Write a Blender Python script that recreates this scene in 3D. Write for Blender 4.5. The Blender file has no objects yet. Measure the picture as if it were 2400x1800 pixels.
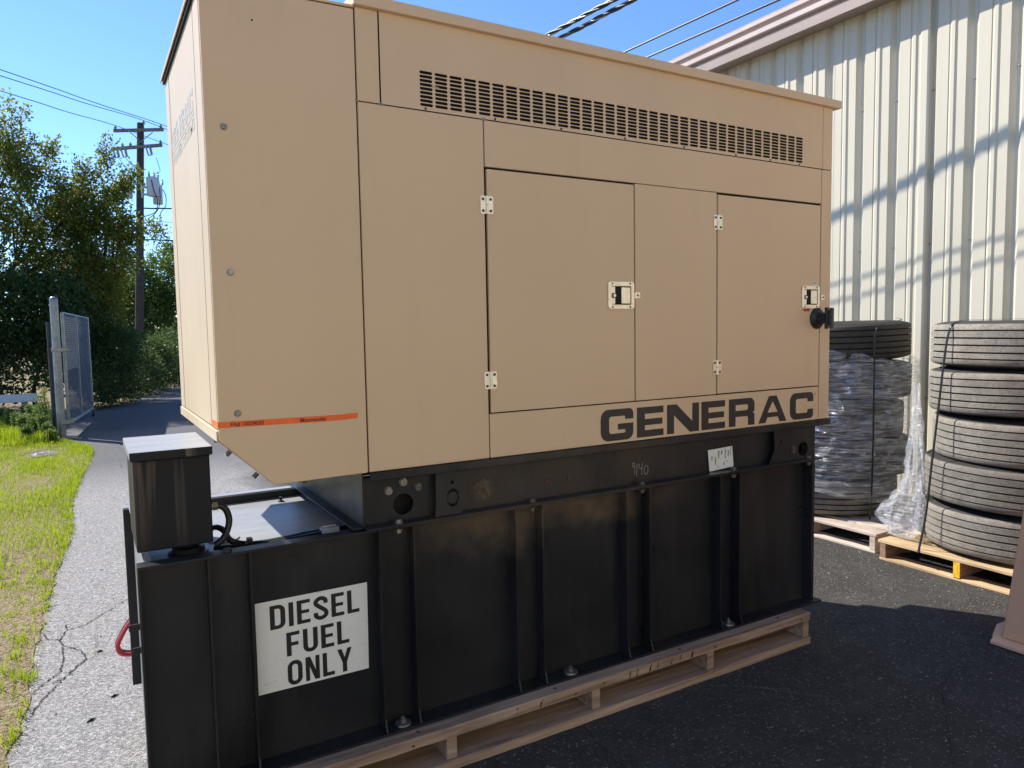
import bpy, bmesh, math, random
import numpy as np
from mathutils import Vector, Matrix
random.seed(7); RNG = np.random.default_rng(11)
SC = bpy.context.scene
COL = SC.collection
PI = math.pi

# ------------------------------------------------------------------ camera
cam = bpy.data.cameras.new('camera'); cam_o = bpy.data.objects.new('camera', cam); COL.objects.link(cam_o)
_R = ((0.862159, -0.506333, -0.017542), (-0.052904, -0.05554, -0.997054), (0.503867, 0.860547, -0.074672))
m = Matrix.Identity(4)
for i in range(3):
    m[i][0] = _R[0][i]; m[i][1] = -_R[1][i]; m[i][2] = -_R[2][i]
m[0][3], m[1][3], m[2][3] = 0.0, -2.2, 1.521
cam_o.matrix_world = m
cam.sensor_width = 36; cam.lens = 25.643; cam.clip_start = 0.05; cam.clip_end = 2000
SC.camera = cam_o
# ------------------------------------------------------------------ sky, sun, exposure
SUN = Vector((-0.6, 0.93, 1.0)).normalized()
W = bpy.data.worlds.new('World'); SC.world = W; W.use_nodes = True
wn = W.node_tree; bg = wn.nodes['Background']
sky = wn.nodes.new('ShaderNodeTexSky'); sky.sky_type = 'NISHITA'; sky.sun_disc = False
sky.sun_elevation = math.asin(SUN.z); sky.sun_rotation = math.atan2(SUN.x, SUN.y)
sky.air_density = 1.0; sky.dust_density = 0.0; sky.ozone_density = 8.0; sky.altitude = 2000
wn.links.new(sky.outputs[0], bg.inputs[0]); bg.inputs[1].default_value = 0.09
sl = bpy.data.lights.new('sun', 'SUN'); sl.energy = 2.85; sl.angle = math.radians(0.55); sl.color = (1, .93, .83)
so = bpy.data.objects.new('sun', sl); COL.objects.link(so); so.rotation_euler = SUN.to_track_quat('Z', 'Y').to_euler()
so.location = (-6, 9, 12)
SC.view_settings.view_transform = 'Standard'; SC.view_settings.look = 'None'
SC.view_settings.exposure = 1.62; SC.view_settings.gamma = 1.0
SC.view_settings.use_curve_mapping = False
SC.render.engine = 'CYCLES'
SC.cycles.max_bounces = 8; SC.cycles.transparent_max_bounces = 24

G = 0.058      # ground height

# ------------------------------------------------------------------ materials
def srgb(r, g, b):
    f = lambda c: ((c/255+.055)/1.055)**2.4 if c/255 > .04045 else c/255/12.92
    return (f(r), f(g), f(b), 1)

class M:
    """small node helper"""
    def __init__(s, name, rough=.6, metal=0., spec=.5):
        s.m = bpy.data.materials.new(name); s.m.use_nodes = True; s.t = s.m.node_tree; s.n = s.t.nodes
        s.p = s.n['Principled BSDF']; s.p.inputs['Roughness'].default_value = rough
        s.p.inputs['Metallic'].default_value = metal; s.p.inputs['Specular IOR Level'].default_value = spec
        s.tc = s.n.new('ShaderNodeTexCoord'); s.out = s.n['Material Output']
    def link(s, a, b): s.t.links.new(a, b)
    def mapping(s, sc=(1, 1, 1), loc=(0, 0, 0), rot=(0, 0, 0), coord='Object'):
        q = s.n.new('ShaderNodeMapping'); q.inputs['Scale'].default_value = sc; q.inputs['Location'].default_value = loc
        q.inputs['Rotation'].default_value = rot
        s.link(s.tc.outputs[coord], q.inputs[0]); return q.outputs[0]
    def noise(s, scale=5, detail=4, rough=.55, vec=None, dist=0):
        q = s.n.new('ShaderNodeTexNoise'); q.inputs['Scale'].default_value = scale; q.inputs['Detail'].default_value = detail
        q.inputs['Roughness'].default_value = rough; q.inputs['Distortion'].default_value = dist
        s.link(vec if vec is not None else s.tc.outputs['Object'], q.inputs['Vector']); return q.outputs['Fac']
    def vor(s, scale=5, vec=None, feat='F1', out='Distance', rand=1):
        q = s.n.new('ShaderNodeTexVoronoi'); q.feature = feat; q.inputs['Scale'].default_value = scale
        q.inputs['Randomness'].default_value = rand
        s.link(vec if vec is not None else s.tc.outputs['Object'], q.inputs['Vector']); return q.outputs[out]
    def ramp(s, fac, stops, interp='LINEAR'):
        q = s.n.new('ShaderNodeValToRGB'); q.color_ramp.interpolation = interp
        e = q.color_ramp.elements
        while len(e) < len(stops): e.new(.5)
        for i, (p, c) in enumerate(stops):
            e[i].position = p
            e[i].color = c if len(c) == 4 else (*c, 1)
        s.link(fac, q.inputs[0]); return q.outputs[0]
    def mr(s, v, a, b, c=0., d=1.):
        q = s.n.new('ShaderNodeMapRange'); s.link(v, q.inputs[0])
        for i, x in enumerate((a, b, c, d)): q.inputs[i+1].default_value = x
        return q.outputs[0]
    def math(s, op, a, b=None, c=None):
        q = s.n.new('ShaderNodeMath'); q.operation = op
        for i, v in enumerate((a, b, c)):
            if v is None: continue
            if isinstance(v, (int, float)): q.inputs[i].default_value = v
            else: s.link(v, q.inputs[i])
        return q.outputs[0]
    def mix(s, fac, a, b, typ='MIX'):
        q = s.n.new('ShaderNodeMix'); q.data_type = 'RGBA'; q.blend_type = typ
        for nm, v in (('A', a), ('B', b)):
            ii = [i for i in q.inputs if i.name == nm and i.type == 'RGBA'][0]
            if isinstance(v, tuple): ii.default_value = v if len(v) == 4 else (*v, 1)
            else: s.link(v, ii)
        if isinstance(fac, (int, float)): q.inputs[0].default_value = fac
        else: s.link(fac, q.inputs[0])
        return [o for o in q.outputs if o.type == 'RGBA'][0]
    def xyz(s, coord='Object'):
        q = s.n.new('ShaderNodeSeparateXYZ'); s.link(s.tc.outputs[coord], q.inputs[0]); return q.outputs
    def rand_island(s):
        q = s.n.new('ShaderNodeNewGeometry'); return q.outputs['Random Per Island']
    def objrand(s):
        q = s.n.new('ShaderNodeObjectInfo'); return q.outputs['Random']
    def col(s, v):
        if isinstance(v, tuple): s.p.inputs['Base Color'].default_value = v if len(v) == 4 else (*v, 1)
        else: s.link(v, s.p.inputs['Base Color'])
        return s
    def rough(s, v): s.link(v, s.p.inputs['Roughness']); return s
    def bump(s, h, strength=.3, dist=.01):
        q = s.n.new('ShaderNodeBump'); q.inputs['Strength'].default_value = strength; q.inputs['Distance'].default_value = dist
        s.link(h, q.inputs['Height']); s.link(q.outputs[0], s.p.inputs['Normal']); return s

def mk_simple(name, c, rough=.6, metal=0, var=.12, scale=8, bump=0, bscale=200, spec=.5):
    a = M(name, rough, metal, spec)
    c = c if len(c) == 4 else (*c, 1)
    lo = tuple(x*(1-var) for x in c[:3]) + (1,); hi = tuple(min(1, x*(1+var)) for x in c[:3]) + (1,)
    a.col(a.ramp(a.noise(scale, 5), [(.3, lo), (.7, hi)]))
    if bump: a.bump(a.noise(bscale, 3), bump, .002)
    return a.m

MAT = {}
# tan powder coat, with faint dust and handling marks
a = M('tan_paint', .42, 0, .4)
base = a.ramp(a.noise(2.5, 4), [(.3, (.635, .45, .275)), (.7, (.675, .48, .297))])
dirt = a.math('MULTIPLY', a.mr(a.noise(1, 6, .65, a.mapping((9, 9, 1.1))), .56, .76), .09)
c1 = a.mix(dirt, base, (.27, .2, .13))
specks = a.mr(a.vor(9), .0, .022, 1, 0)
sp2 = a.math('MULTIPLY', specks, a.mr(a.noise(2.2), .5, .6))
a.col(a.mix(a.math('MULTIPLY', sp2, .7), c1, (.12, .09, .06)))
a.rough(a.mr(a.noise(5, 5), .3, .7, .34, .55)); a.bump(a.math('ADD', a.noise(420, 2), a.math('MULTIPLY', a.noise(1.7, 2), 14)), .09, .001)
MAT['tan'] = a.m
# end face: sunlit copy of the tan paint, greyer in colour, with dust streaks
a = M('tan_paint_sunlit', .5, 0, .4)
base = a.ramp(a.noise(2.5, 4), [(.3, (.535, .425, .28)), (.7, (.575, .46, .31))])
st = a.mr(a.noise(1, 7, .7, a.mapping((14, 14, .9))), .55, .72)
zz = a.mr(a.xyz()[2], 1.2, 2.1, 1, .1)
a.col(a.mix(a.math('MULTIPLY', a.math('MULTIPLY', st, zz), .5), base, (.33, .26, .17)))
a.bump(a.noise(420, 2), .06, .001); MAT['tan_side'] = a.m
# black satin paint with brown dust on the upper parts of the bays
a = M('black_paint', .4, 0, .3)
base = a.ramp(a.noise(3, 5), [(.3, (.011, .0115, .013)), (.7, (.019, .0195, .021))])
x = a.xyz()
mz = a.mr(a.math('ADD', x[2], a.math('MULTIPLY', a.math('SUBTRACT', a.noise(5, 3), .5), .35)), .74, .83); mz = a.math('MULTIPLY', mz, a.mr(x[2], .885, .895, 1, .35)); mx = a.mr(a.math('ABSOLUTE', a.math('SUBTRACT', x[0], 1.5)), .70, .30)
n = a.mr(a.noise(3.1, 5, .6), .36, .52)
dm = a.math('MULTIPLY', a.math('MULTIPLY', mz, mx), n)
base = a.mix(a.math('MULTIPLY', dm, .55), base, (.165, .115, .072))
dust = a.mr(a.noise(1.3, 6, .7, a.mapping((5, 5, 1))), .5, .75)
base = a.mix(a.math('MULTIPLY', dust, .16), base, (.12, .115, .11))
fl = a.math('MULTIPLY', a.mr(a.vor(26), .0, .05, 1, 0), a.mr(a.noise(4), .52, .6))
base = a.mix(a.math('MULTIPLY', fl, .35), base, (.2, .2, .2))
a.col(base); a.rough(a.mr(a.noise(4, 6), .3, .7, .26, .5)); a.bump(a.noise(300, 2), .05, .001)
MAT['black'] = a.m
# tank top, lid and end sheet: dull blue grey, paler than the black paint
a = M('blue_grey_top', .4, 0, .6)
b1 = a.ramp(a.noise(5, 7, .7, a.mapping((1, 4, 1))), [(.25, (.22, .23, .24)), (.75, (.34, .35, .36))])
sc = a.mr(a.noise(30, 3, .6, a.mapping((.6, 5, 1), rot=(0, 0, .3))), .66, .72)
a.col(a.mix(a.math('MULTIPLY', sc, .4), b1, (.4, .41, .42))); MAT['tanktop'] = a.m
# vent box: black with drip stains
a = M('stained_black_paint', .5, 0, .25)
s1 = a.mr(a.noise(1, 3, .5, a.mapping((30, 30, 1.0), loc=(.3, 0, 0))), .54, .66)
zf = a.mr(a.xyz()[2], .92, 1.15, .15, 1)
a.col(a.mix(a.math('MULTIPLY', a.math('MULTIPLY', s1, zf), .8), (.010, .010, .012), (.13, .10, .075))); MAT['ventbox'] = a.m
MAT['dark'] = mk_simple('dark_interior', (.004, .004, .004), .8)
MAT['rubber'] = mk_simple('black_rubber', (.012, .012, .012), .55, bump=.1)
a = M('stainless_plate', .3, .9); a.col(a.ramp(a.noise(30, 5, .7), [(.3, (.62, .58, .5)), (.7, (.78, .74, .66))]))
a.rough(a.mr(a.noise(40, 4), .3, .7, .22, .42)); MAT['steel'] = a.m
MAT['zinc'] = mk_simple('zinc_bolt', (.27, .255, .23), .4, .8, .3, 60)
MAT['zincdark'] = mk_simple('oxidised_bolt', (.13, .115, .09), .5, .6, .4, 60)
MAT['letter'] = mk_simple('charcoal_vinyl', (.014, .016, .017), .42, var=.1)
MAT['letter_faded'] = mk_simple('faded_grey_print', (.40, .39, .34), .6, var=.12, scale=20)
a = M('white_sticker', .45); sc = a.mr(a.noise(5, 2, .5, a.mapping((1, 1, 5)), 1.2), .498, .503)
sc2 = a.mr(a.noise(5, 2, .5, a.mapping((1, 1, 5)), 1.2), .503, .508, 1, 0)
a.col(a.mix(a.math('MULTIPLY', a.math('MULTIPLY', sc, sc2), .45), (.74, .75, .70), (.3, .3, .28))); MAT['sticker'] = a.m
MAT['ink'] = mk_simple('black_ink', (.01, .01, .011), .5)
a = M('orange_tape', .45); a.col(a.ramp(a.noise(20, 4), [(.3, (.80, .115, .012)), (.7, (.92, .16, .02))])); MAT['tape'] = a.m
MAT['marker'] = mk_simple('red_brown_marker', (.11, .012, .005), .5)
MAT['chalk'] = mk_simple('white_chalk', (.36, .36, .34), .9)
MAT['redtag'] = mk_simple('red_label', (.35, .03, .02), .5)
MAT['rust'] = mk_simple('rust_spot', (.09, .04, .02), .9, var=.4, scale=90)
# wood
def wood(name, c0, c1, c2, sx=(2, 30, 30)):
    a = M(name, .75)
    g = a.noise(1.4, 6, .6, a.mapping(sx), .9)
    w1 = a.ramp(g, [(.3, c0), (.5, c1), (.7, c2)])
    lines = a.mr(a.noise(1, 5, .7, a.mapping(tuple(q*(.5 if q < 5 else 2.6) for q in sx)), .5), .58, .66)
    w1 = a.mix(a.math('MULTIPLY', lines, .5), w1, tuple(q*.4 for q in c0))
    blot = a.mr(a.noise(3, 4), .5, .75)
    w2 = a.mix(a.math('MULTIPLY', blot, .45), w1, (.11, .085, .06))
    dots = a.mr(a.vor(3.2), .0, .035, 1, 0)
    w2 = a.mix(a.math('MULTIPLY', dots, .8), w2, (.05, .03, .02))
    rnd = a.mr(a.objrand(), 0, 1, .82, 1.12)
    q = a.n.new('ShaderNodeVectorMath'); q.operation = 'SCALE'; a.link(w2, q.inputs[0]); a.link(rnd, q.inputs['Scale'])
    a.col(q.outputs[0]); a.bump(g, .35, .004); return a.m
MAT['wood_x'] = wood('pine_board_along_x', (.20, .125, .082), (.34, .23, .155), (.47, .345, .25), (1.5, 26, 26))
MAT['wood_y'] = wood('pine_board_along_y', (.40, .26, .13), (.56, .40, .22), (.66, .50, .31), (26, 1.5, 26))
MAT['wood_grey'] = wood('weathered_board_along_y', (.34, .27, .21), (.52, .43, .35), (.62, .54, .45), (26, 1.5, 26))
MAT['wood_end'] = wood('pine_stringer', (.22, .13, .07), (.34, .21, .12), (.42, .28, .17), (3, 24, 24))
MAT['yellow'] = mk_simple('yellow_paint_on_end_grain', (.75, .42, .02), .7, var=.35, scale=60)
# tyre rubber, dusty and sun greyed
def tyre_mat(name, lo, hi):
    a = M(name, .85, 0, .3)
    b = a.ramp(a.noise(14, 7, .7), [(.3, lo), (.7, hi)])
    fine = a.mr(a.noise(90, 3, .6), .5, .62)
    b = a.mix(a.math('MULTIPLY', fine, .35), b, (.04, .037, .032))
    br = a.mr(a.noise(2.2, 3), .45, .65)
    b = a.mix(a.math('MULTIPLY', br, .3), b, (.2, .165, .12))
    x = a.xyz(); r = a.math('SQRT', a.math('ADD', a.math('MULTIPLY', x[0], x[0]), a.math('MULTIPLY', x[1], x[1])))
    b = a.mix(a.mr(r, .494, .502, 1, 0), b, (.035, .033, .03))
    rnd = a.mr(a.objrand(), 0, 1, .75, 1.2)
    q = a.n.new('ShaderNodeVectorMath'); q.operation = 'SCALE'; a.link(b, q.inputs[0]); a.link(rnd, q.inputs['Scale'])
    a.col(q.outputs[0]); a.bump(a.noise(160, 4, .7), .5, .004); return a.m
MAT['tyre'] = tyre_mat('dusty_tyre_rubber', (.15, .138, .12), (.265, .247, .218))
MAT['tyre_dark'] = tyre_mat('dark_tyre_rubber', (.045, .042, .038), (.10, .092, .08))
MAT['strap'] = mk_simple('black_strapping', (.02, .021, .025), .25)
# stretch film
a = M('stretch_film', .12, 0, .9)
n1 = a.noise(5, 8, .75, a.mapping((1.4, 1.4, 6), rot=(-.25, -.2, 0)), 1.6)
def streak(rot, sc, lo, hi, seed):
    q = a.noise(1, 4, .6, a.mapping(sc, (seed, seed*2, 0), rot), .6)
    return a.mr(a.math('ABSOLUTE', a.math('SUBTRACT', q, .5)), lo, hi, 1, 0)
s1 = streak((-.38, -.28, 0), (2.2, 2.2, 30), .0, .026, 1.3); s2 = streak((.44, .33, 0), (2.2, 2.2, 30), .0, .024, 4.1); s3 = streak((-.8, -.6, 0), (2, 2, 24), .0, .022, 7.7)
stk = a.math('MAXIMUM', a.math('MAXIMUM', s1, s2), a.math('MAXIMUM', s3, a.mr(n1, .58, .75, 0, .8)))
tr = a.n.new('ShaderNodeBsdfTransparent'); gl = a.n.new('ShaderNodeBsdfGlossy'); gl.inputs['Roughness'].default_value = .13
gl.inputs['Color'].default_value = (.9, .93, 1, 1)
df = a.n.new('ShaderNodeBsdfDiffuse'); df.inputs['Color'].default_value = (.74, .75, .75, 1)
bp_ = a.n.new('ShaderNodeBump'); bp_.inputs['Strength'].default_value = .8; bp_.inputs['Distance'].default_value = .012
a.link(a.math('ADD', stk, n1), bp_.inputs['Height']); a.link(bp_.outputs[0], gl.inputs['Normal'])
m1 = a.n.new('ShaderNodeMixShader'); m1.inputs[0].default_value = .38; a.link(gl.outputs[0], m1.inputs[1]); a.link(df.outputs[0], m1.inputs[2])
m2 = a.n.new('ShaderNodeMixShader'); a.link(a.mr(stk, 0, 1, .10, .72), m2.inputs[0]); a.link(tr.outputs[0], m2.inputs[1]); a.link(m1.outputs[0], m2.inputs[2])
a.link(m2.outputs[0], a.out.inputs[0]); MAT['film'] = a.m; m2.inputs[0].default_value = .4
# building sheet
a = M('cream_wall_sheet', .42, 0, .4)
b = a.ramp(a.noise(1.3, 5), [(.3, (.52, .485, .38)), (.7, (.57, .53, .42))])
st = a.mr(a.noise(1, 6, .6, a.mapping((12, 22, .5))), .55, .8)
b = a.mix(a.math('MULTIPLY', st, .18), b, (.36, .32, .25))
a.col(b); MAT['sheet'] = a.m
MAT['eave'] = mk_simple('shaded_trim_and_roof', (.30, .235, .205), .45, var=.08, scale=3)  # lower trim: soffit shade put into the colour; roofs share it
MAT['eave_lit'] = mk_simple('sunlit_pink_trim', (.50, .40, .36), .45, var=.08, scale=3)  # upper trim: same eave, lightened in colour as its sunlit part
MAT['screw'] = mk_simple('screw_head', (.25, .25, .24), .4, .6)
MAT['housing'] = mk_simple('brown_tan_sheet_metal', (.80, .45, .27), .45, var=.06, scale=2, bump=.04)
# asphalt
a = M('asphalt_surface', .85, 0, .35)
x = a.xyz()
pos = a.tc.outputs['Object']
agg = a.vor(150, None, 'F1', 'Color'); sep = a.n.new('ShaderNodeSeparateColor'); a.link(agg, sep.inputs[0])
n_big = a.noise(.8, 5); n_mid = a.noise(9, 5, .65)
old = a.ramp(sep.outputs[0], [(0, (.12, .118, .115)), (.6, (.24, .235, .23)), (1, (.42, .41, .40))])
old = a.mix(a.mr(a.noise(3, 4), .56, .74, 0, .45), old, (.27, .235, .18))
new = a.ramp(sep.outputs[1], [(0, (.030, .028, .026)), (.88, (.043, .040, .037)), (.93, (.06, .056, .05)), (1, (.17, .16, .14))])
new = a.mix(a.mr(n_mid, .45, .8, 0, .5), new, (.085, .083, .078))
fx = a.mr(a.math('ADD', a.math('ADD', x[0], a.mr(x[1], .2, .8, 1.1, 0)), a.math('MULTIPLY', a.math('SUBTRACT', n_big, .5), 1.2)), 1.2, 1.7)
fy = a.mr(x[1], 5.5, 7.5, 0, 1)
far = a.ramp(sep.outputs[2], [(0, (.05, .05, .055)), (1, (.13, .13, .135))])
old2 = a.mix(fy, old, far)
cb = a.mix(a.math('MULTIPLY', fx, a.mr(x[1], 5.5, 7, 1, 0)), old2, new)
ce = a.vor(1.1, a.mapping((1, 1, 1)), 'DISTANCE_TO_EDGE')
wob = a.math('ADD', ce, a.math('MULTIPLY', a.math('SUBTRACT', a.noise(14, 4), .5), .05))
crk = a.math('MULTIPLY', a.mr(a.math('ABSOLUTE', wob), .0, .006, 1, 0), a.mr(a.noise(.9, 3), .5, .62))
cb = a.mix(a.math('MULTIPLY', crk, .8), cb, (.012, .012, .012))
a.col(cb)
hh = a.math('ADD', a.vor(150), a.math('MULTIPLY', a.noise(260, 3), .5))
a.bump(hh, .7, .005); MAT['asphalt'] = a.m
MAT['crack'] = mk_simple('crack_filler_dirt', (.016, .015, .014), .95)
a = M('soil', .95, 0, .2)
a.col(a.ramp(a.noise(30, 7, .75), [(.3, (.12, .095, .05)), (.5, (.28, .22, .13)), (.72, (.44, .36, .23))]))
a.bump(a.noise(60, 5), 1, .03); MAT['soil'] = a.m
def leafmat(name, stops, trans=.45, tcol=(.35, .42, .05), nscale=.8, rough=.5):
    a = M(name, rough, 0, .35)
    ri = a.rand_island(); nz = a.noise(nscale, 3)
    f = a.math('ADD', a.math('MULTIPLY', ri, .6), a.mr(nz, .3, .7, 0, .4))
    c = a.ramp(f, stops); a.col(c)
    t = a.n.new('ShaderNodeBsdfTranslucent')
    a.link(a.mix(.5, c, (*tcol, 1), 'MIX'), t.inputs[0])
    mx = a.n.new('ShaderNodeMixShader'); mx.inputs[0].default_value = trans
    a.link(a.p.outputs[0], mx.inputs[1]); a.link(t.outputs[0], mx.inputs[2]); a.link(mx.outputs[0], a.out.inputs[0])
    return a.m
MAT['leaf'] = leafmat('tree_leaf', [(0, (.03, .065, .015)), (.45, (.065, .12, .024)), (.78, (.13, .155, .03)), (1, (.28, .18, .03))], .5, (.34, .33, .03))
MAT['leaf_b'] = leafmat('light_leaf', [(0, (.035, .07, .018)), (.5, (.07, .13, .03)), (1, (.13, .17, .04))], .45, (.22, .3, .04))
MAT['leaf_dark'] = leafmat('dark_leaf', [(0, (.018, .042, .014)), (.6, (.04, .078, .024)), (1, (.085, .12, .035))], .38, (.13, .19, .03))
MAT['weed'] = leafmat('weed_leaf', [(0, (.05, .10, .03)), (.5, (.10, .17, .05)), (1, (.2, .26, .09))], .4, (.3, .4, .08))
MAT['grass'] = leafmat('grass_blade', [(0, (.08, .14, .012)), (.45, (.18, .28, .018)), (.8, (.30, .36, .025)), (1, (.42, .36, .12))], .5, (.50, .60, .02), 1.6)
MAT['straw'] = leafmat('dry_straw', [(0, (.24, .18, .08)), (1, (.5, .42, .24))], .3, (.5, .4, .2))
MAT['bark'] = mk_simple('bark', (.05, .04, .03), .9, var=.5, scale=20, bump=.5, bscale=40)
MAT['pole'] = mk_simple('creosoted_pole', (.045, .034, .026), .85, var=.4, scale=6, bump=.3, bscale=30)
MAT['arm'] = mk_simple('weathered_crossarm', (.15, .135, .11), .85, var=.3, scale=8)
MAT['porcelain'] = mk_simple('grey_porcelain', (.22, .22, .23), .3)
MAT['transformer'] = mk_simple('grey_enamel', (.42, .44, .46), .4, var=.08)
MAT['wire'] = mk_simple('black_wire', (.02, .02, .022), .5)
MAT['alu'] = mk_simple('bare_aluminium_strand', (.3, .3, .3), .35, .8)
MAT['galv'] = mk_simple('galvanised_steel', (.25, .265, .265), .38, .75, .22, 14)
MAT['fabric'] = leafmat('grey_privacy_slat', [(0, (.09, .10, .11)), (1, (.13, .14, .15))], .45, (.2, .22, .24))
MAT['fabric_dark'] = mk_simple('shaded_slat_dark_post', (.022, .025, .032), .6)  # lower gate slats: shade painted as a darker slat; also colours the fence post
MAT['whitebeam'] = mk_simple('white_painted_beam', (.68, .72, .70), .5, var=.08)
MAT['concrete'] = mk_simple('grey_concrete', (.3, .31, .31), .9, var=.15, scale=20)
MAT['plastic_white'] = mk_simple('white_plastic_rag', (.75, .76, .8), .5)
MAT['cable_red'] = mk_simple('red_cable', (.62, .05, .06), .4)
MAT['cable_black'] = mk_simple('black_cable', (.012, .012, .012), .45)
MAT['connector'] = mk_simple('grey_connector', (.45, .46, .47), .4)
MAT['brass'] = mk_simple('brass_fitting', (.3, .26, .14), .4, .6)
MAT['flower'] = mk_simple('yellow_petal', (.8, .55, .02), .6)
MAT['chip'] = mk_simple('pale_chip', (.34, .31, .25), .9, var=.5, scale=3)
MAT['twig'] = mk_simple('dark_twig', (.03, .022, .018), .9)

# ------------------------------------------------------------------ mesh helpers
class MB:
    def __init__(s): s.v = []; s.f = []
    def add(s, vs, fs):
        o = len(s.v); s.v += [tuple(q) for q in vs]; s.f += [tuple(i+o for i in f) for f in fs]; return s
    def box(s, x0, x1, y0, y1, z0, z1):
        return s.add([(x0, y0, z0), (x1, y0, z0), (x1, y1, z0), (x0, y1, z0), (x0, y0, z1), (x1, y0, z1), (x1, y1, z1), (x0, y1, z1)],
                     [(0, 3, 2, 1), (4, 5, 6, 7), (0, 1, 5, 4), (1, 2, 6, 5), (2, 3, 7, 6), (3, 0, 4, 7)])
    def prism(s, pts, ax, a, b):
        """pts: 2-D polygon; ax = extrusion axis 0/1/2 from a to b"""
        n = len(pts)
        def mk(p, t):
            return (t, p[0], p[1]) if ax == 0 else ((p[0], t, p[1]) if ax == 1 else (p[0], p[1], t))
        vs = [mk(p, a) for p in pts] + [mk(p, b) for p in pts]
        fs = [tuple(range(n))[::-1], tuple(range(n, 2*n))] + [(i, (i+1) % n, (i+1) % n+n, i+n) for i in range(n)]
        return s.add(vs, fs)
    def tube(s, path, r, n=8, cap=True):
        path = [Vector(p) for p in path]; rs = r if isinstance(r, (list, tuple)) else [r]*len(path)
        rings = []; up = Vector((0, 0, 1)); base = len(s.v)
        t0 = (path[1]-path[0]).normalized()
        u = t0.cross(up if abs(t0.z) < .9 else Vector((1, 0, 0))).normalized()
        for i, p in enumerate(path):
            t = (path[min(i+1, len(path)-1)] - path[max(i-1, 0)]).normalized()
            u = (u - t*u.dot(t)).normalized(); w = t.cross(u)
            for k in range(n):
                an = 2*PI*k/n
                s.v.append(tuple(p + (u*math.cos(an) + w*math.sin(an))*rs[i]))
        for i in range(len(path)-1):
            for k in range(n):
                a = base+i*n+k; b = base+i*n+(k+1) % n
                s.f.append((a, b, b+n, a+n))
        if cap:
            s.f.append(tuple(base+k for k in range(n))[::-1]); s.f.append(tuple(base+(len(path)-1)*n+k for k in range(n)))
        return s
    def lathe(s, prof, c=(0, 0, 0), n=32, axis=2, closed=False):
        base = len(s.v); k = len(prof)
        for i in range(n):
            an = 2*PI*i/n; ca, sa = math.cos(an), math.sin(an)
            for r, z in prof:
                q = (r*ca, r*sa, z) if axis == 2 else ((r*ca, z, r*sa) if axis == 1 else (z, r*ca, r*sa))
                s.v.append((q[0]+c[0], q[1]+c[1], q[2]+c[2]))
        for i in range(n):
            j = (i+1) % n
            for q in range(k if closed else k-1):
                q2 = (q+1) % k
                s.f.append((base+i*k+q, base+j*k+q, base+j*k+q2, base+i*k+q2))
        return s
    def disc(s, c, r, y0, y1, n=20):
        """short cylinder along Y"""
        return s.prism([(c[0]+r*math.cos(2*PI*k/n), c[1]+r*math.sin(2*PI*k/n)) for k in range(n)], 1, y0, y1)

def setp(o, label=None, cat=None, group=None, kind=None):
    if label: o['label'] = label
    if cat: o['category'] = cat
    if group: o['group'] = group
    if kind: o['kind'] = kind
    return o
def obj(name, mb, mat, parent=None, bevel=0, smooth=False, segs=1, auto=False):
    me = bpy.data.meshes.new(name); me.from_pydata(mb.v, [], mb.f)
    bm = bmesh.new(); bm.from_mesh(me); bmesh.ops.recalc_face_normals(bm, faces=bm.faces); bm.to_mesh(me); bm.free()
    me.materials.append(mat if not isinstance(mat, str) else MAT[mat])
    if smooth or bevel:
        me.polygons.foreach_set('use_smooth', [True]*len(me.polygons))
    o = bpy.data.objects.new(name, me); COL.objects.link(o)
    if smooth or bevel: me.set_sharp_from_angle(angle=math.radians(40))
    if bevel:
        b = o.modifiers.new('b', 'BEVEL'); b.width = bevel; b.segments = segs; b.limit_method = 'ANGLE'; b.angle_limit = math.radians(50)
        b.harden_normals = True
    if parent: attach(o, parent)
    return o
def attach(o, p):
    o.parent = p
    # vertices are in world coordinates: cancel the chain of parents
    # (a part that is itself a mesh in world coordinates already has an identity world matrix)
    o.matrix_parent_inverse = Matrix.Identity(4) if p.parent else Matrix.Translation(-p.location)
    return o
def split(o, name=None, stuff=False):
    """one object per loose piece"""
    me = o.data; n = len(me.vertices); par = list(range(n))
    def find(a):
        while par[a] != a: par[a] = par[par[a]]; a = par[a]
        return a
    for e in me.edges:
        a, b = find(e.vertices[0]), find(e.vertices[1])
        if a != b: par[a] = b
    groups = {}
    for i in range(n): groups.setdefault(find(i), []).append(i)
    vc = [tuple(v.co) for v in me.vertices]; polys = [(tuple(p.vertices), p.use_smooth) for p in me.polygons]; res = []
    for g in groups.values():
        ix = {v: k for k, v in enumerate(g)}; m2 = bpy.data.meshes.new(name or o.name)
        fs = [(f, sm) for f, sm in polys if f[0] in ix]
        m2.from_pydata([vc[v] for v in g], [], [tuple(ix[v] for v in f) for f, _ in fs])
        m2.polygons.foreach_set('use_smooth', [sm for _, sm in fs]); m2.materials.append(me.materials[0])
        q = bpy.data.objects.new(name or o.name.split('.')[0], m2); COL.objects.link(q)
        q.parent = o.parent; q.matrix_parent_inverse = o.matrix_parent_inverse.copy(); res.append(q)
    bpy.data.objects.remove(o)
    return res
def attach_local(o, p): o.parent = p; return o
def empty(name, loc, label, cat, group=None, rz=0):
    o = bpy.data.objects.new(name, None); COL.objects.link(o); o.location = loc; o.rotation_euler = (0, 0, rz)
    o.empty_display_size = .2
    return setp(o, label, cat, group)
def copy_tree(o, parent=None, loc=None, rz=None, label=None):
    c = o.copy(); COL.objects.link(c); c.parent = parent
    if loc is not None: c.location = loc
    if rz is not None: c.rotation_euler = (0, 0, rz)
    if label: c['label'] = label
    for ch in list(o.children):
        k = copy_tree(ch, c)
    return c

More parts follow.
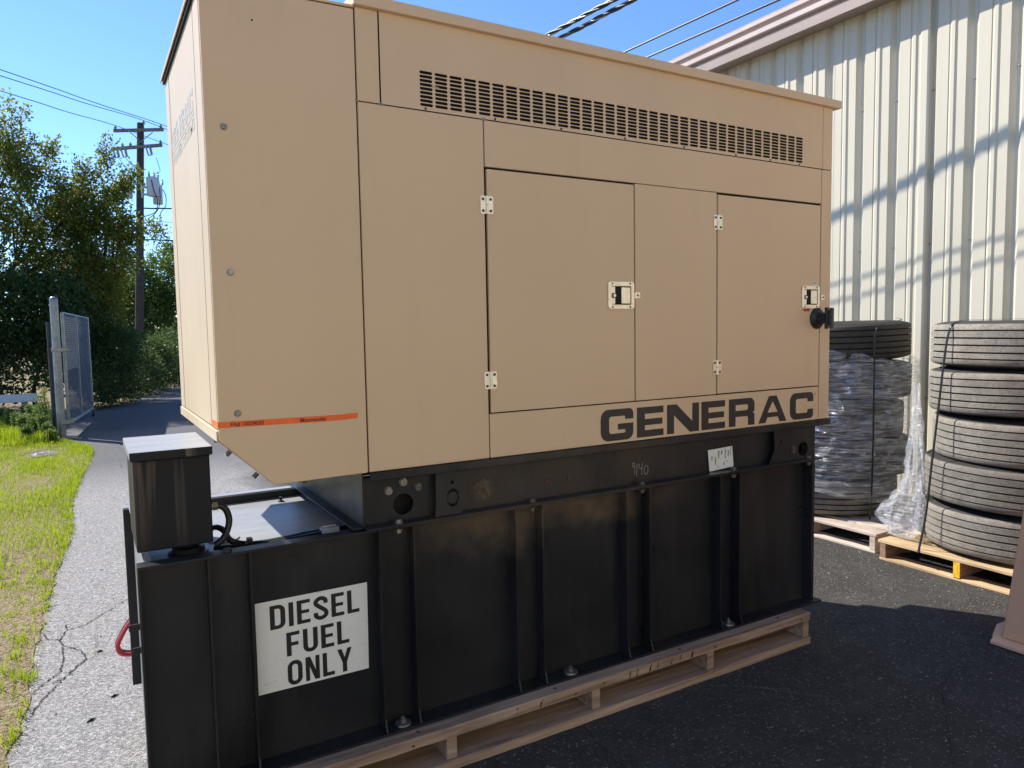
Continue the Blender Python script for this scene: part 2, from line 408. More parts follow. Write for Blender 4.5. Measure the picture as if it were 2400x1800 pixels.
def round_poly(pts, seg=5):
    out = []; n = len(pts)
    for i, p in enumerate(pts):
        r = p[2] if len(p) > 2 else 0
        if r <= 0: out.append((p[0], p[1])); continue
        P = Vector(p[:2]); A = Vector(pts[i-1][:2]); B = Vector(pts[(i+1) % n][:2])
        a = (A-P).normalized(); b = (B-P).normalized()
        half = a.angle(b)/2; d = min(r/math.tan(half), (A-P).length*.5, (B-P).length*.5); rr = d*math.tan(half)
        c = P + (a+b).normalized()*(rr/math.sin(half)); s = P+a*d; e = P+b*d
        a0 = math.atan2(s.y-c.y, s.x-c.x); a1 = math.atan2(e.y-c.y, e.x-c.x)
        dl = (a1-a0+PI) % (2*PI)-PI
        for k in range(seg+1):
            t = a0+dl*k/seg; out.append((c.x+rr*math.cos(t), c.y+rr*math.sin(t)))
    return out
def ribbon(pts, w, closed=False):
    P = [Vector(p) for p in pts]; L = []; Rr = []
    for i, p in enumerate(P):
        t = (P[min(i+1, len(P)-1)]-P[max(i-1, 0)]).normalized(); nrm = Vector((-t.y, t.x))
        L.append(tuple(p+nrm*w/2)); Rr.append(tuple(p-nrm*w/2))
    return L+Rr[::-1]
def crom(pts, k=6):
    P = [Vector(p) for p in pts]; out = []
    for i in range(len(P)-1):
        a, b, c, d = P[max(i-1, 0)], P[i], P[i+1], P[min(i+2, len(P)-1)]
        for j in range(k):
            t = j/k
            out.append(.5*((2*b)+(c-a)*t+(2*a-5*b+4*c-d)*t*t+(3*b-a-3*c+d)*t**3))
    out.append(P[-1]); return out
def flat_shape(name, polys, mat, parent, place, thick=.0008):
    """polys: closed outlines (holes allowed) filled as one flat shape; place maps (u,v,w) to the world"""
    cu = bpy.data.curves.new('tmp', 'CURVE'); cu.dimensions = '2D'; cu.fill_mode = 'BOTH'; cu.extrude = thick/2
    for pl in polys:
        sp = cu.splines.new('POLY'); sp.points.add(len(pl)-1)
        for i, p in enumerate(pl): sp.points[i].co = (p[0], p[1], 0, 1)
        sp.use_cyclic_u = True
    return curve_to(name, cu, mat, parent, place)
def curve_to(name, cu, mat, parent, place):
    t = bpy.data.objects.new('tmp', cu); COL.objects.link(t)
    dg = bpy.context.evaluated_depsgraph_get(); me = bpy.data.meshes.new_from_object(t.evaluated_get(dg))
    bpy.data.objects.remove(t); bpy.data.curves.remove(cu)
    for v in me.vertices: v.co = place(v.co.x, v.co.y, v.co.z)
    me.name = name; me.materials.clear(); me.materials.append(MAT[mat])
    o = bpy.data.objects.new(name, me); COL.objects.link(o)
    if parent: attach(o, parent)
    return o
def text_shape(name, txt, size, mat, parent, place, offset=0, sx=1, thick=.0006, shear=0, fit=None):
    cu = bpy.data.curves.new('tmp', 'FONT'); cu.body = txt; cu.size = size; cu.offset = offset; cu.extrude = thick/2; cu.shear = shear
    cu.resolution_u = 3
    if fit:
        t = bpy.data.objects.new('tmp', cu); COL.objects.link(t); bpy.context.view_layer.update()
        sx = fit/max(1e-6, t.dimensions.x); bpy.data.objects.remove(t)
    return curve_to(name, cu, mat, parent, lambda u, v, w: place(u*sx, v, w))
def front(x0, z0, y): return lambda u, v, w: Vector((x0+u, y-w, z0+v))

# letters in a wide heavy face, drawn as outlines (w wide, h high)
def wide_letter(c, w, h):
    s, b = .25*.16, .027*h/.119; s = .040
    R3 = h*.27; r1 = h*.09
    if c == 'E': return [[(0, 0), (w, 0), (w, b), (s, b), (s, h*.39), (w-.006, h*.39), (w-.006, h*.60), (s, h*.60), (s, h-b), (w, h-b), (w, h), (0, h)]]
    if c == 'N': return [[(0, 0), (s*.93, 0), (s*.93, h*.63), (w-s*1.28, 0), (w, 0), (w, h), (w-s*.93, h), (w-s*.93, h*.37), (s*1.28, h), (0, h)]]
    if c == 'G': return [round_poly([(w, h*.66), (w, h, R3), (0, h, R3*1.1), (0, 0, R3*1.1), (w, 0, R3), (w, h*.53), (w*.52, h*.53), (w*.52, h*.34), (w-s, h*.34), (w-s, b, r1), (s, b, r1), (s, h-b, r1), (w-s, h-b, r1), (w-s, h*.66)])]
    if c == 'C': return [round_poly([(w, h*.64), (w, h, R3), (0, h, R3*1.1), (0, 0, R3*1.1), (w, 0, R3), (w, h*.36), (w-s, h*.36), (w-s, b, r1), (s, b, r1), (s, h-b, r1), (w-s, h-b, r1), (w-s, h*.64)])]
    if c == 'R': return [round_poly([(0, 0), (s, 0), (s, h*.34), (w-s, h*.34, r1), (w-s, 0), (w, 0), (w, h*.42, r1*1.5), (w-.014, h*.455), (w, h*.5, r1*1.5), (w, h, R3), (0, h)]),
                         round_poly([(s, h*.56), (w-s, h*.56, r1), (w-s, h-b, r1), (s, h-b)])]
    if c == 'A': return [[(0, 0), (s*1.12, 0), (s*1.45, h*.2), (w-s*1.45, h*.2), (w-s*1.12, 0), (w, 0), (w/2+.025, h), (w/2-.025, h)], [(w/2-.033, h*.38), (w/2+.033, h*.38), (w/2, h*.80)]]
def cond_letter(c):
    w, s, b = .56, .175, .15
    if c == 'I': return s, [[(0, 0), (s, 0), (s, 1), (0, 1)]]
    if c == 'E': return .5, [[(0, 0), (.5, 0), (.5, b), (s, b), (s, .43), (.46, .43), (.46, .57), (s, .57), (s, 1-b), (.5, 1-b), (.5, 1), (0, 1)]]
    if c == 'L': return .48, [[(0, 0), (.48, 0), (.48, b), (s, b), (s, 1), (0, 1)]]
    if c == 'F': return .49, [[(0, 0), (s, 0), (s, .42), (.44, .42), (.44, .57), (s, .57), (s, 1-b), (.49, 1-b), (.49, 1), (0, 1)]]
    if c == 'D': return w, [round_poly([(0, 0), (w, 0, .26), (w, 1, .26), (0, 1)]), round_poly([(s, b), (w-s, b, .1), (w-s, 1-b, .1), (s, 1-b)])]
    if c == 'O': return w+.02, [round_poly([(0, -.01, .28), (w+.02, -.01, .28), (w+.02, 1.01, .28), (0, 1.01, .28)]), round_poly([(s, b, .11), (w+.02-s, b, .11), (w+.02-s, 1-b, .11), (s, 1-b, .11)])]
    if c == 'U': return w, [round_poly([(0, 1), (0, -.01, .27), (w, -.01, .27), (w, 1), (w-s, 1), (w-s, b, .1), (s, b, .1), (s, 1)])]
    if c == 'N': return w, [[(0, 0), (.16, 0), (.16, .6), (w-.19, 0), (w, 0), (w, 1), (w-.16, 1), (w-.16, .4), (.19, 1), (0, 1)]]
    if c == 'Y': return .6, [[(.3-.088, 0), (.3+.088, 0), (.3+.088, .4), (.6, 1), (.42, 1), (.3, .62), (.18, 1), (0, 1), (.3-.088, .4)]]
    if c == 'S':
        p = crom([(w-.09, .68), (w-.11, .84), (w*.5, .925), (.11, .83), (.10, .69), (w*.5, .52), (w-.1, .35), (w-.09, .18), (w*.5, .075), (.1, .17), (.085, .33)], 5)
        return w, [ribbon([tuple(q) for q in p], .165)]

# ================================================================== GROUND
def sheet(name, polys, mat, z, label=None, kind='structure', sub=None):
    mb = MB()
    for pl in polys: mb.add([(x, y, z) for x, y in pl], [tuple(range(len(pl)))])
    o = obj(name, mb, mat); o['kind'] = kind
    if label: o['label'] = label
    return o
sheet('asphalt', [[(-300, -120), (300, -120), (300, 500), (-300, 500)]], 'asphalt', G)
# grass verge soil with an uneven edge
edge = [(-.33, -3), (-.31, .0), (-.30, .75), (-.265, 1.43), (-.25, 2.3), (-.215, 3.2), (-.15, 4.1), (-.165, 5.2), (-.10, 6.5), (-.0, 7.6), (.03, 8.4), (-.02, 9.0), (-.2, 9.6), (-.42, 10.1),
        (-.45, 12), (.0, 13.6), (.19, 14.8), (.5, 15.5), (.79, 16.1), (1.5, 18.7), (2.36, 21.1), (4.5, 24), (9, 26), (30, 27)]
ed = []
for i in range(len(edge)-1):
    (x0, y0), (x1, y1) = edge[i], edge[i+1]; k = max(2, int(math.hypot(x1-x0, y1-y0)/.07)) if y0 < 12 else 10
    for j in range(k):
        t = j/k; ed.append((x0+(x1-x0)*t+random.uniform(-.018, .018), y0+(y1-y0)*t+random.uniform(-.01, .01)))
sheet('verge_ground', [ed+[(30, 120), (-60, 120), (-60, -3)]], 'soil', G+.006)
def edge_x(y):
    for i in range(len(edge)-1):
        if edge[i][1] <= y <= edge[i+1][1]:
            t = (y-edge[i][1])/(edge[i+1][1]-edge[i][1]+1e-9); return edge[i][0]+(edge[i+1][0]-edge[i][0])*t
    return edge[-1][0]
# cracks in the old asphalt near the verge
CR = [[(-.255, 1.104), (-.218, 1.235), (-.148, 1.405), (-.093, 1.512), (-.063, 1.568), (-.085, 1.687), (-.155, 1.787), (-.174, 1.884), (-.15, 1.987), (-.15, 2.08)],
      [(-.195, 1.435), (-.164, 1.47), (-.152, 1.625), (-.16, 1.78)], [(-.174, 1.884), (-.228, 1.92), (-.24, 2.0)],
      [(-.15, 1.987), (-.067, 2.028), (.02, 2.15), (.14, 2.329), (.3, 2.5), (.5, 2.62)], [(-.195, 1.435), (-.235, 1.36), (-.262, 1.3)],
      [(-.148, 1.405), (-.19, 1.38)], [(1.9, -1.1), (2.3, -1.0), (2.9, -.62), (3.3, -.5)], [(1.3, -.45), (1.8, -.55), (2.6, -.62), (2.9, -.62)]]
mb = MB()
for ci, cpts in enumerate(CR):
    P = [Vector(q) for q in cpts]; path = []
    for i in range(len(P)-1):
        k = max(3, int((P[i+1]-P[i]).length/.012))
        for j in range(k):
            q = P[i].lerp(P[i+1], j/k); path.append(q+Vector((random.uniform(-.005, .005), random.uniform(-.005, .005))))
    path.append(P[-1]); vs = []; fs = []
    for i, q in enumerate(path):
        t = (path[min(i+1, len(path)-1)]-path[max(0, i-1)]).normalized(); nr = Vector((-t.y, t.x))
        ww = random.uniform(.001, .0042)*(1-.7*i/len(path) if ci in (3,) else 1)*(.45 if ci > 5 else 1)
        for sg in (-1, 1): w_ = q+nr*ww*sg; vs.append((w_.x, w_.y, G+.0035))
        if i: fs.append((2*i-2, 2*i-1, 2*i+1, 2*i))
    mb.add(vs, fs)
obj('pavement_crack', mb, 'crack')['kind'] = 'structure'

sc_p = [Vector(q) for q in ((2.13, -.12), (2.261, -.213), (2.362, -.339), (2.44, -.436))]
vs = []; fs = []
for i in range(90):
    t = i/89*3; k = min(2, int(t)); q = sc_p[k].lerp(sc_p[k+1], t-k); w_ = random.uniform(.0002, .0016)
    vs += [(q.x, q.y-w_, G+.0038), (q.x, q.y+w_, G+.0038)]
    if i and random.random() < .85: fs.append((2*i-2, 2*i, 2*i+1, 2*i-1))
obj('scratch_mark', MB().add(vs, fs), 'chip')['kind'] = 'structure'
# loose chips and grit on the asphalt
def scatter_chips(name, n, xr, yr, sz, mat, avoid=None, label=''):
    vs = []; fs = []
    X = RNG.uniform(*xr, n); Y = RNG.uniform(*yr, n); S = RNG.uniform(sz[0], sz[1], n)*RNG.uniform(.4, 1, n); A = RNG.uniform(0, PI, n)
    for x, y, s, an in zip(X, Y, S, A):
        if avoid and avoid(x, y): continue
        l = s*random.uniform(1, 3.2); w = s*random.uniform(.3, .8); ca, sa = math.cos(an), math.sin(an); z = G+.003
        o = len(vs)
        for u, v, h in ((-l, -w*.5, 0), (l*.6, -w, 0), (l, w*.4, 0), (-l*.4, w, 0), (0, 0, s*.5)):
            vs.append((x+u*ca-v*sa, y+u*sa+v*ca, z+h))
        fs += [(o, o+1, o+4), (o+1, o+2, o+4), (o+2, o+3, o+4), (o+3, o, o+4)]
    me = bpy.data.meshes.new(name); me.from_pydata(vs, [], fs); me.materials.append(MAT[mat])
    ob = bpy.data.objects.new(name, me); COL.objects.link(ob); setp(ob, label, kind='stuff')
    return ob
scatter_chips('gravel_chips', 3800, (1.2, 5.6), (-1.7, 2.4), (.0012, .0045), 'chip', lambda x, y: x < 3.0 and y > .0, 'pale wood chips and grit scattered over the dark asphalt')
scatter_chips('dark_grit', 320, (-.25, 1.2), (.7, 7), (.002, .006), 'twig', None, 'dark grit and bark bits on the old grey asphalt')

# ================================================================== GENERATOR
gen = empty('generator', (1.6, .45, G+.16), 'large tan diesel generator on a black ribbed fuel tank, standing on a wooden pallet', 'generator')
BY = .91   # depth
# --- hood (air plenum) on the left
T = .012
hood_prof = [(.320, 2.485), (.756, 2.495), (.756, 1.077), (.467, 1.073), (.320, 1.218)]
p = obj('front_hood_panel', MB().prism(hood_prof, 1, 0, T), 'tan', gen, .003, segs=2)
obj('back_hood_panel', MB().prism(hood_prof, 1, BY-T, BY), 'tan', gen, .003)
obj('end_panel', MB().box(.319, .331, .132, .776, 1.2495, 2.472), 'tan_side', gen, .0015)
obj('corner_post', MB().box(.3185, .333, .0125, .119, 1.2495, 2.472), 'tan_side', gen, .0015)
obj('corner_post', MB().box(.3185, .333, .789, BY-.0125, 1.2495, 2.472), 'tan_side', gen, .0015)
for y0_ in (.1195, .7765): obj('seam_shade_strip', MB().box(.3195, .3325, y0_, y0_+.012, 1.25, 2.472), 'dark', gen)  # black strips laid flush so the seams read as shaded gaps
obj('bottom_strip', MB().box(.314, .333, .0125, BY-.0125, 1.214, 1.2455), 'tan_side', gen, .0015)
obj('sloping_bottom_panel', MB().prism([(.321, 1.212), (.467, 1.0735), (.474, 1.081), (.333, 1.222)], 1, T+.001, BY-T-.001), 'tan', gen)
obj('bottom_panel', MB().box(.476, .754, T+.001, BY-T-.001, 1.074, 1.080), 'tan', gen)
obj('hood_roof', MB().prism([(.304, 2.478), (.304, 2.489), (.757, 2.506), (.757, 2.498), (.308, 2.486), (.308, 2.478)], 1, -.002, BY+.02), 'tan', gen, .001)
obj('roof_dark_strip', MB().box(.3105, .3175, .002, BY-.002, 2.4665, 2.4845), 'dark', gen)  # dark strip under the left roof lip
obj('dark_backing', MB().box(.336, .752, .016, BY-.016, 1.25, 2.478), 'dark', gen)  # black block inside the hood so its panel gaps read as unlit
mb = MB()
for x, z, dx, dz in ((.352, 1.183, -.7, -.7), (.425, 1.11, -.7, -.7)):
    for y in (.006,):
        mb.tube([(x, y+.02, z), (x-.012, y+.02, z-.012)], .007, 8)
for y in (.112, .743): mb.tube([(.326, y, 1.214), (.326, y, 1.200)], .006, 8)
for x in (.56, .70): mb.tube([(x, .02, 1.074), (x, .02, 1.064)], .007, 8)
split(obj('screw_row', mb, 'zincdark', gen), 'screw')
for x, z in ((.3695, 2.099), (.370, 1.696), (.372, 1.294)):
    b = MB().disc((x, z), .0105, -.0012, 0, 18); b.disc((x, z), .0065, -.007, -.001, 12)
    obj('bolt', b, 'zinc', gen, .0012)
obj('vent_hole', MB().disc((.4585, 2.404), .0028, -.0006, .002, 10), 'dark', gen)
# --- seams backing
obj('dark_backing', MB().box(.762, 3.012, .016, BY-.016, 1.08, 2.5), 'dark', gen)  # solid black block standing for the unlit inside behind the seams
def panel(name, x0, x1, z0, z1, y=0, t=T, bv=.0022, mat='tan'):
    return obj(name, MB().box(x0, x1, y, y+t, z0, z1), mat, gen, bv, segs=2)
panel('corner_panel', .7605, .8325, 2.2255, 2.503)
panel('corner_panel', 2.9505, 3.0165, 2.2255, 2.503)
panel('side_panel', .7605, 1.1935, 1.0775, 2.2225)
panel('header_panel', 1.1975, 2.943, 2.0695, 2.2225)
panel('centre_panel', 1.8475, 2.2815, 1.2345, 2.0675)
panel('lower_panel', 1.1975, 2.943, 1.0775, 1.2305)
panel('corner_panel', 2.9465, 3.0165, 1.0775, 2.2225)
obj('right_side_panel', MB().box(3.0175, 3.0295, .013, BY-.013, 1.0775, 2.503), 'tan', gen, .002)
obj('back_panel', MB().box(.762, 3.016, BY-T, BY, 1.0775, 2.503), 'tan', gen, .002)
# --- louvre panel with real slots
def louvre():
    x0, x1, z0, z1 = .8365, 2.9475, 2.2255, 2.503
    nx, nz = 35, 9; gx0, gx1, gz0, gz1 = .9630, 2.8155, 2.2365, 2.3495
    px, pz = (gx1-gx0)/nx, (gz1-gz0)/nz
    mb = MB(); yf, yb = 0, .003
    xs = [gx0+i*px for i in range(nx+1)]; zs = [gz0+j*pz for j in range(nz+1)]
    # border
    mb.add([(x0, yf, z0), (x1, yf, z0), (x1, yf, z1), (x0, yf, z1)]+[(gx0, yf, gz0), (gx1, yf, gz0), (gx1, yf, gz1), (gx0, yf, gz1)],
           [(0, 1, 5, 4), (1, 2, 6, 5), (2, 3, 7, 6), (3, 0, 4, 7)])
    for i in range(nx):
        for j in range(nz):
            a, b, c, d = xs[i], xs[i+1], zs[j], zs[j+1]; cx, cz = (a+b)/2, (c+d)/2
            hw, hh = .0455/2, .0100/2; r = hh*.95
            o = []
            for k in range(5):
                t = -PI/2+PI*k/4; o.append((cx+hw-r+r*math.cos(t), cz+hh/hh*r*math.sin(t)))
            for k in range(5):
                t = PI/2+PI*k/4; o.append((cx-hw+r+r*math.cos(t), cz+r*math.sin(t)))
            sag = 0
            vs = [(a, yf, c), (b, yf, c), (b, yf, d), (a, yf, d)]+[(q[0], yf, q[1]) for q in o]+[(q[0], yb, q[1]) for q in o]
            R0 = 4
            fs = [(0, 1, R0+0, R0+9), (2, 3, R0+5, R0+4), (1, 2, R0+4, R0+3, R0+2, R0+1, R0+0), (3, 0, R0+9, R0+8, R0+7, R0+6, R0+5)]
            fs += [(R0+k, R0+(k+1) % 10, R0+10+(k+1) % 10, R0+10+k) for k in range(10)]
            mb.add(vs, fs)
    return mb
lp = obj('louvre_panel', louvre(), 'tan', gen)
mb = MB()
for x in (.7615, .835, 1.196, 2.949):
    pass
obj('louvre_dark_sheet', MB().box(.95, 2.83, .010, .0115, 2.2365, 2.3495), 'dark', lp)  # black sheet standing for the unlit space behind the slots
mb = MB()
x = (1.0225+.0)
mb.tube([(1.0, .002, 2.2995), (1.022, -.003, 2.3035), (1.04, .002, 2.2995)], .0016, 6)
obj('bent_louvre_bar', mb, 'tan', lp)
mb = MB()
for x in (.985, 1.24, 1.51, 1.80, 2.10, 2.39, 2.60, 2.79): mb.disc((x, 2.2305), .0042, -.0012, 0, 10)
split(obj('screw_row', mb, 'rubber', lp), 'screw')
# --- roof cap
obj('roof_cap', MB().prism([(-.018, 2.503), (-.018, 2.538), (.455, 2.553), (BY+.03, 2.538), (BY+.03, 2.503)], 0, .752, 3.056), 'tan', gen, .003, segs=2)
# sealant dabs
mb = MB()
for x, z in ((.7585, 2.224), (.835, 2.223), (1.1955, 2.2235)):
    mb.add([(x+random.uniform(.004, .010)*math.cos(k*PI/4)*1.2, -.0015, z+random.uniform(.003, .006)*math.sin(k*PI/4)) for k in range(8)], [tuple(range(8))])
split(obj('sealant_dab', mb, mk_simple('grey_sealant', (.22, .19, .15), .6), gen), 'sealant_dab')
# --- doors, hinges and latches
def hinge(parent, x, z):
    w, h = .0245, .030
    mb = MB()
    for sg in (-1, 1):
        xa, xb = (x-w, x-.0035) if sg < 0 else (x+.0035, x+w)
        pl = round_poly([(xa, z-h, .005 if sg < 0 else 0), (xb, z-h, 0 if sg < 0 else .005), (xb, z+h, 0 if sg < 0 else .005), (xa, z+h, .005 if sg < 0 else 0)], 3)
        mb.prism(pl, 1, -.0032, 0)
    mb.tube([(x, -.004, z-h), (x, -.004, z-.001)], .0048, 10); mb.tube([(x, -.004, z+.001), (x, -.004, z+h)], .0048, 10)
    h_ = obj('hinge', mb, 'steel', parent, smooth=True)
    s = MB()
    for sx in (-.0145, .0145):
        for sz in (-.0195, .0195):
            s.disc((x+sx, z+sz), .0046, -.0055, -.0032, 10)
    split(attach_sub(s, 'rivet_set', h_), 'rivet')
    return h_
def attach_sub(mb, name, parent, mat='zincdark'):
    return obj(name, mb, mat, parent, .0008)
def latch(parent, x0, x1, z0, z1):
    w, h = x1-x0, z1-z0
    ox0, ox1, oz0, oz1 = x0+w*.12, x1-w*.12, z0+h*.14, z1-h*.15
    ring_o = round_poly([(x0, z0, .011), (x1, z0, .011), (x1, z1, .011), (x0, z1, .011)], 4)
    ring_i = round_poly([(ox0, oz0, .006), (ox1, oz0, .006), (ox1, oz1, .006), (ox0, oz1, .006)], 4)
    n = len(ring_o); mb = MB()
    vs = [(q[0], -.004, q[1]) for q in ring_o]+[(q[0], -.004, q[1]) for q in ring_i]+[(q[0], 0.0, q[1]) for q in ring_o]+[(q[0], .014, q[1]) for q in ring_i]
    fs = []
    for k in range(n):
        j = (k+1) % n; fs += [(k, j, n+j, n+k), (k, 2*n+k, 2*n+j, j), (n+k, n+j, 3*n+j, 3*n+k)]
    fs.append(tuple(3*n+k for k in range(n)))
    mb.add(vs, fs)
    L = obj('latch', mb, 'steel', parent)
    iw = ox1-ox0
    obj('latch_cup', MB().box(ox0+iw*.21, ox1-.002, -.0005, .001, oz0+.002, oz1-.002), 'dark', L)
    obj('latch_strip', MB().box(ox0+.001, ox0+iw*.21, -.0015, .001, oz0+.003, oz1-.003), 'steel', L, .001)
    obj('paddle', MB().prism(round_poly([(ox1-iw*.5, oz0+h*.05, .003), (ox1-iw*.05, oz0+h*.05, .003), (ox1-iw*.05, oz1-h*.05, .003), (ox1-iw*.5, oz1-h*.05, .003)], 3), 1, -.0045, -.001), 'steel', L, .0012)
    k = MB().disc((ox0+iw*.12, (z0+z1)/2-.001), .0098*w/.126, -.004, .0, 16)
    obj('lock_barrel', k, 'zincdark', L)
    k = MB().disc((ox0+iw*.15, (z0+z1)/2-.001), .0062*w/.126, -.006, -.003, 14)
    obj('key_plug', k, 'steel', L)
    s = MB()
    for a_ in (x0+w*.16, x1-w*.16):
        for b_ in (z0+h*.065, z1-h*.065): s.disc((a_, b_), .0036, -.0056, -.004, 10)
    split(obj('rivet_set', s, 'zincdark', L), 'rivet')
    return L
d1 = panel('door', 1.2035, 1.8415, 1.2345, 2.0625); d1['label'] = 'wide left door with two hinges and a paddle latch'
hinge(d1, 1.2005, 1.9415); hinge(d1, 1.2025, 1.3475)
latch(d1, 1.7125, 1.8385, 1.592, 1.694)
t = obj('strike_tab', MB().prism(round_poly([(1.842, 1.632), (1.868, 1.632, .004), (1.868, 1.655, .004), (1.842, 1.655)], 3), 1, -.003, .0), 'steel', gen)
obj('rivet', MB().disc((1.8565, 1.6435), .004, -.005, -.003, 10), 'zincdark', t)
d2 = panel('door', 2.2885, 2.9405, 1.2355, 2.0605); d2['label'] = 'narrower looking right door with small red label under its latch'
hinge(d2, 2.2865, 1.9465); hinge(d2, 2.2845, 1.3475)
latch(d2, 2.814, 2.937, 1.594, 1.695)
t = obj('strike_tab', MB().prism(round_poly([(2.948, 1.632), (2.972, 1.632, .004), (2.972, 1.655, .004), (2.948, 1.655)], 3), 1, -.003, .0), 'steel', gen)
obj('rivet', MB().disc((2.962, 1.6435), .004, -.005, -.003, 10), 'zincdark', t)
t = obj('small_label', MB().box(2.887, 2.915, -.0012, 0, 1.700, 1.715), 'sticker', d2)
mb = MB()
for k in range(2): mb.box(2.890, 2.912, -.0018, -.0013, 1.7035+k*.005, 1.706+k*.005)
obj('printed_lines', mb, 'letter', t)['kind'] = 'stuff'
obj('red_label', MB().box(2.828, 2.872, -.0012, 0, 1.580, 1.591), 'redtag', d2)
# door stop bumper
mb = MB(); c = (2.922, 1.547)
mb.lathe([(.0, -.001), (.049, -.001), (.049, -.004), (.042, -.012), (.03, -.014), (.026, -.018), (.025, -.055), (.0, -.055)], (c[0], 0, c[1]), 28, 1)
dh = obj('door_stop', mb, 'rubber', gen, smooth=True)
gr_ = mk_simple('worn_grey_rubber', (.05, .05, .045), .6)
for ya, yb, hh_ in ((-.046, -.060, .049), (-.070, -.086, .046)):
    obj('bumper_plate', MB().prism([(c[0]-.008, -hh_+c[1]), (c[0]+.008, -hh_+c[1]), (c[0]+.008, hh_+c[1]), (c[0]-.008, hh_+c[1])], 1, yb, ya), gr_, dh, .003, segs=2)
obj('bumper_neck', MB().box(c[0]-.005, c[0]+.005, -.0705, -.0595, c[1]-.035, c[1]+.035), 'rubber', dh)
# --- lettering on the front
lg = [('G', 1.674, 1.833, 1.2125), ('E', 1.851, 1.988, 1.211), ('N', 2.007, 2.182, 1.209), ('E', 2.196, 2.333, 1.207), ('R', 2.356, 2.513, 1.205), ('A', 2.538, 2.721, 1.203), ('C', 2.744, 2.905, 1.2025)]
for ch, xa, xb, zt in lg:
    zb = 1.0885; hh = 1.207-zb
    if ch in 'GC': zb -= .001; hh += .003
    flat_shape('letter', wide_letter(ch, xb-xa, hh), 'letter', gen, front(xa, zb, -.0006), .0008)
mb = MB(); mb.lathe([(.003, 0), (.0045, 0)], (2.916, -.0008, 1.198), 14, 1)
obj('trademark_ring', mb, 'letter', gen)
# --- faded lettering on the end panel
def side(y0, z0, xx=.3186): return lambda u, v, w: Vector((xx-w, y0-u, z0+v))
ylet = [('G', .0, .086), ('E', .094, .075), ('N', .177, .088), ('E', .273, .075), ('R', .357, .083), ('A', .444, .096), ('C', .545, .084)]
k_ = .566/.629
for ch, u, w_ in ylet:
    pl = wide_letter(ch, .16, .12)
    pl = [[(q[0]*w_/.16*k_, q[1]*.066/.12) for q in r] for r in pl]
    flat_shape('faded_letter', pl, 'letter_faded', gen, side(.757-u*k_, 2.1905), .0006)
flat_shape('faded_underline', [[(0, 0), (.572, 0), (.572, .009), (0, .009)]], 'letter_faded', gen, side(.757, 2.1755), .0006)
text_shape('faded_words', 'POWER SYSTEMS', .05, 'letter_faded', gen, side(.752, 2.133), .0012, fit=.568)
# --- orange tape wrapped round the corner, with handwriting
mb = MB()
top = [(.3178, 1.2725), (.506, 1.270), (.622, 1.2685), (.68, 1.2685), (.727, 1.271)]; bot = [(.3178, 1.255), (.506, 1.2525), (.622, 1.2505), (.68, 1.251), (.727, 1.2535)]
for i in range(4):
    (xa, za), (xb, zb) = top[i:i+2]; (xc, zc), (xd, zd) = bot[i:i+2]
    mb.add([(xc, -.0011, zc), (xd, -.0011, zd), (xb, -.0011, zb), (xa, -.0011, za)], [(0, 1, 2, 3)])
mb.add([(.3174, -.0011, 1.255), (.3174, .124, 1.2535), (.3174, .124, 1.2705), (.3174, -.0011, 1.2725)], [(0, 1, 2, 3)])
tp = obj('orange_tape', mb, 'tape', gen)
text_shape('handwriting', 'FA# 10024035', .0165, 'marker', tp, lambda u, v, w: Vector((.350+u, -.0016-w, 1.2575-u*.010+v)), .0003, .76, .0003, .15, .093)
text_shape('handwriting', 'Mooresville', .0165, 'marker', tp, lambda u, v, w: Vector((.548+u, -.0016-w, 1.2545-u*.012+v)), .0003, .82, .0003, .1, .078)
# --- base rail under the enclosure
yw = .03
def holed_plate(x0, x1, z0, z1, y, holes, t=.006, name='plate'):
    polys = [[(x0, z0), (x1, z0), (x1, z1), (x0, z1)]]+holes
    return flat_shape(name, polys, 'black', gen, lambda u, v, w: Vector((u, y+t/2-w, v)), t)
circ = lambda cx, cz, rx, rz=None, n=28: [(cx+rx*math.cos(2*PI*k/n), cz+(rz or rx)*math.sin(2*PI*k/n)) for k in range(n)]
holed_plate(.744, 2.935, .895, 1.055, yw, [circ(.8825, .953, .0355), circ(2.84, .948, .034)], .006, 'base_rail')
obj('rail_top_flange', MB().prism([(-.012, 1.049), (-.012, 1.0755), (.06, 1.0755), (.06, 1.069), (-.006, 1.069), (-.006, 1.049)], 0, .758, 3.018), 'black', gen, .002)
obj('rail_bottom_flange', MB().box(.742, 2.95, -.022, yw, .8925, .9005), 'black', gen, .0015)
obj('rail_recess', MB().box(.75, 2.93, yw+.05, yw+.055, .90, 1.05), 'dark', gen)
obj('end_crossmember', MB().box(.738, .744, .012, BY-.05, .9005, 1.072), 'black', gen, .001)
obj('crossmember_flange', MB().box(.705, .737, .012, BY-.05, .895, .9005), 'black', gen, .001)
obj('right_crossmember', MB().box(2.93, 2.936, .012, BY-.05, .9005, 1.05), 'black', gen, .001)
obj('back_rail', MB().box(.744, 2.935, BY-.06, BY-.05, .895, 1.07), 'black', gen)
flat_shape('lifting_bracket', [[(.988, 1.048), (1.098, 1.048), (1.098, .945), (1.080, .9005), (.982, .9005), (.988, .945)], circ(1.050, .958, .0225, .031), circ(1.049, 1.0105, .0065)], 'black', gen, lambda u, v, w: Vector((u, .004-w, v)), .006)
flat_shape('lifting_bracket', [[(2.645, 1.048), (2.925, 1.048), (2.925, .9005), (2.612, .9005), (2.650, .958)], circ(2.843, .948, .033), circ(2.688, .995, .006)], 'black', gen, lambda u, v, w: Vector((u, .006-w, v)), .006)
obj('slot_plate', MB().disc((1.052, .956), .021, .0075, .012, 20), 'black', gen)
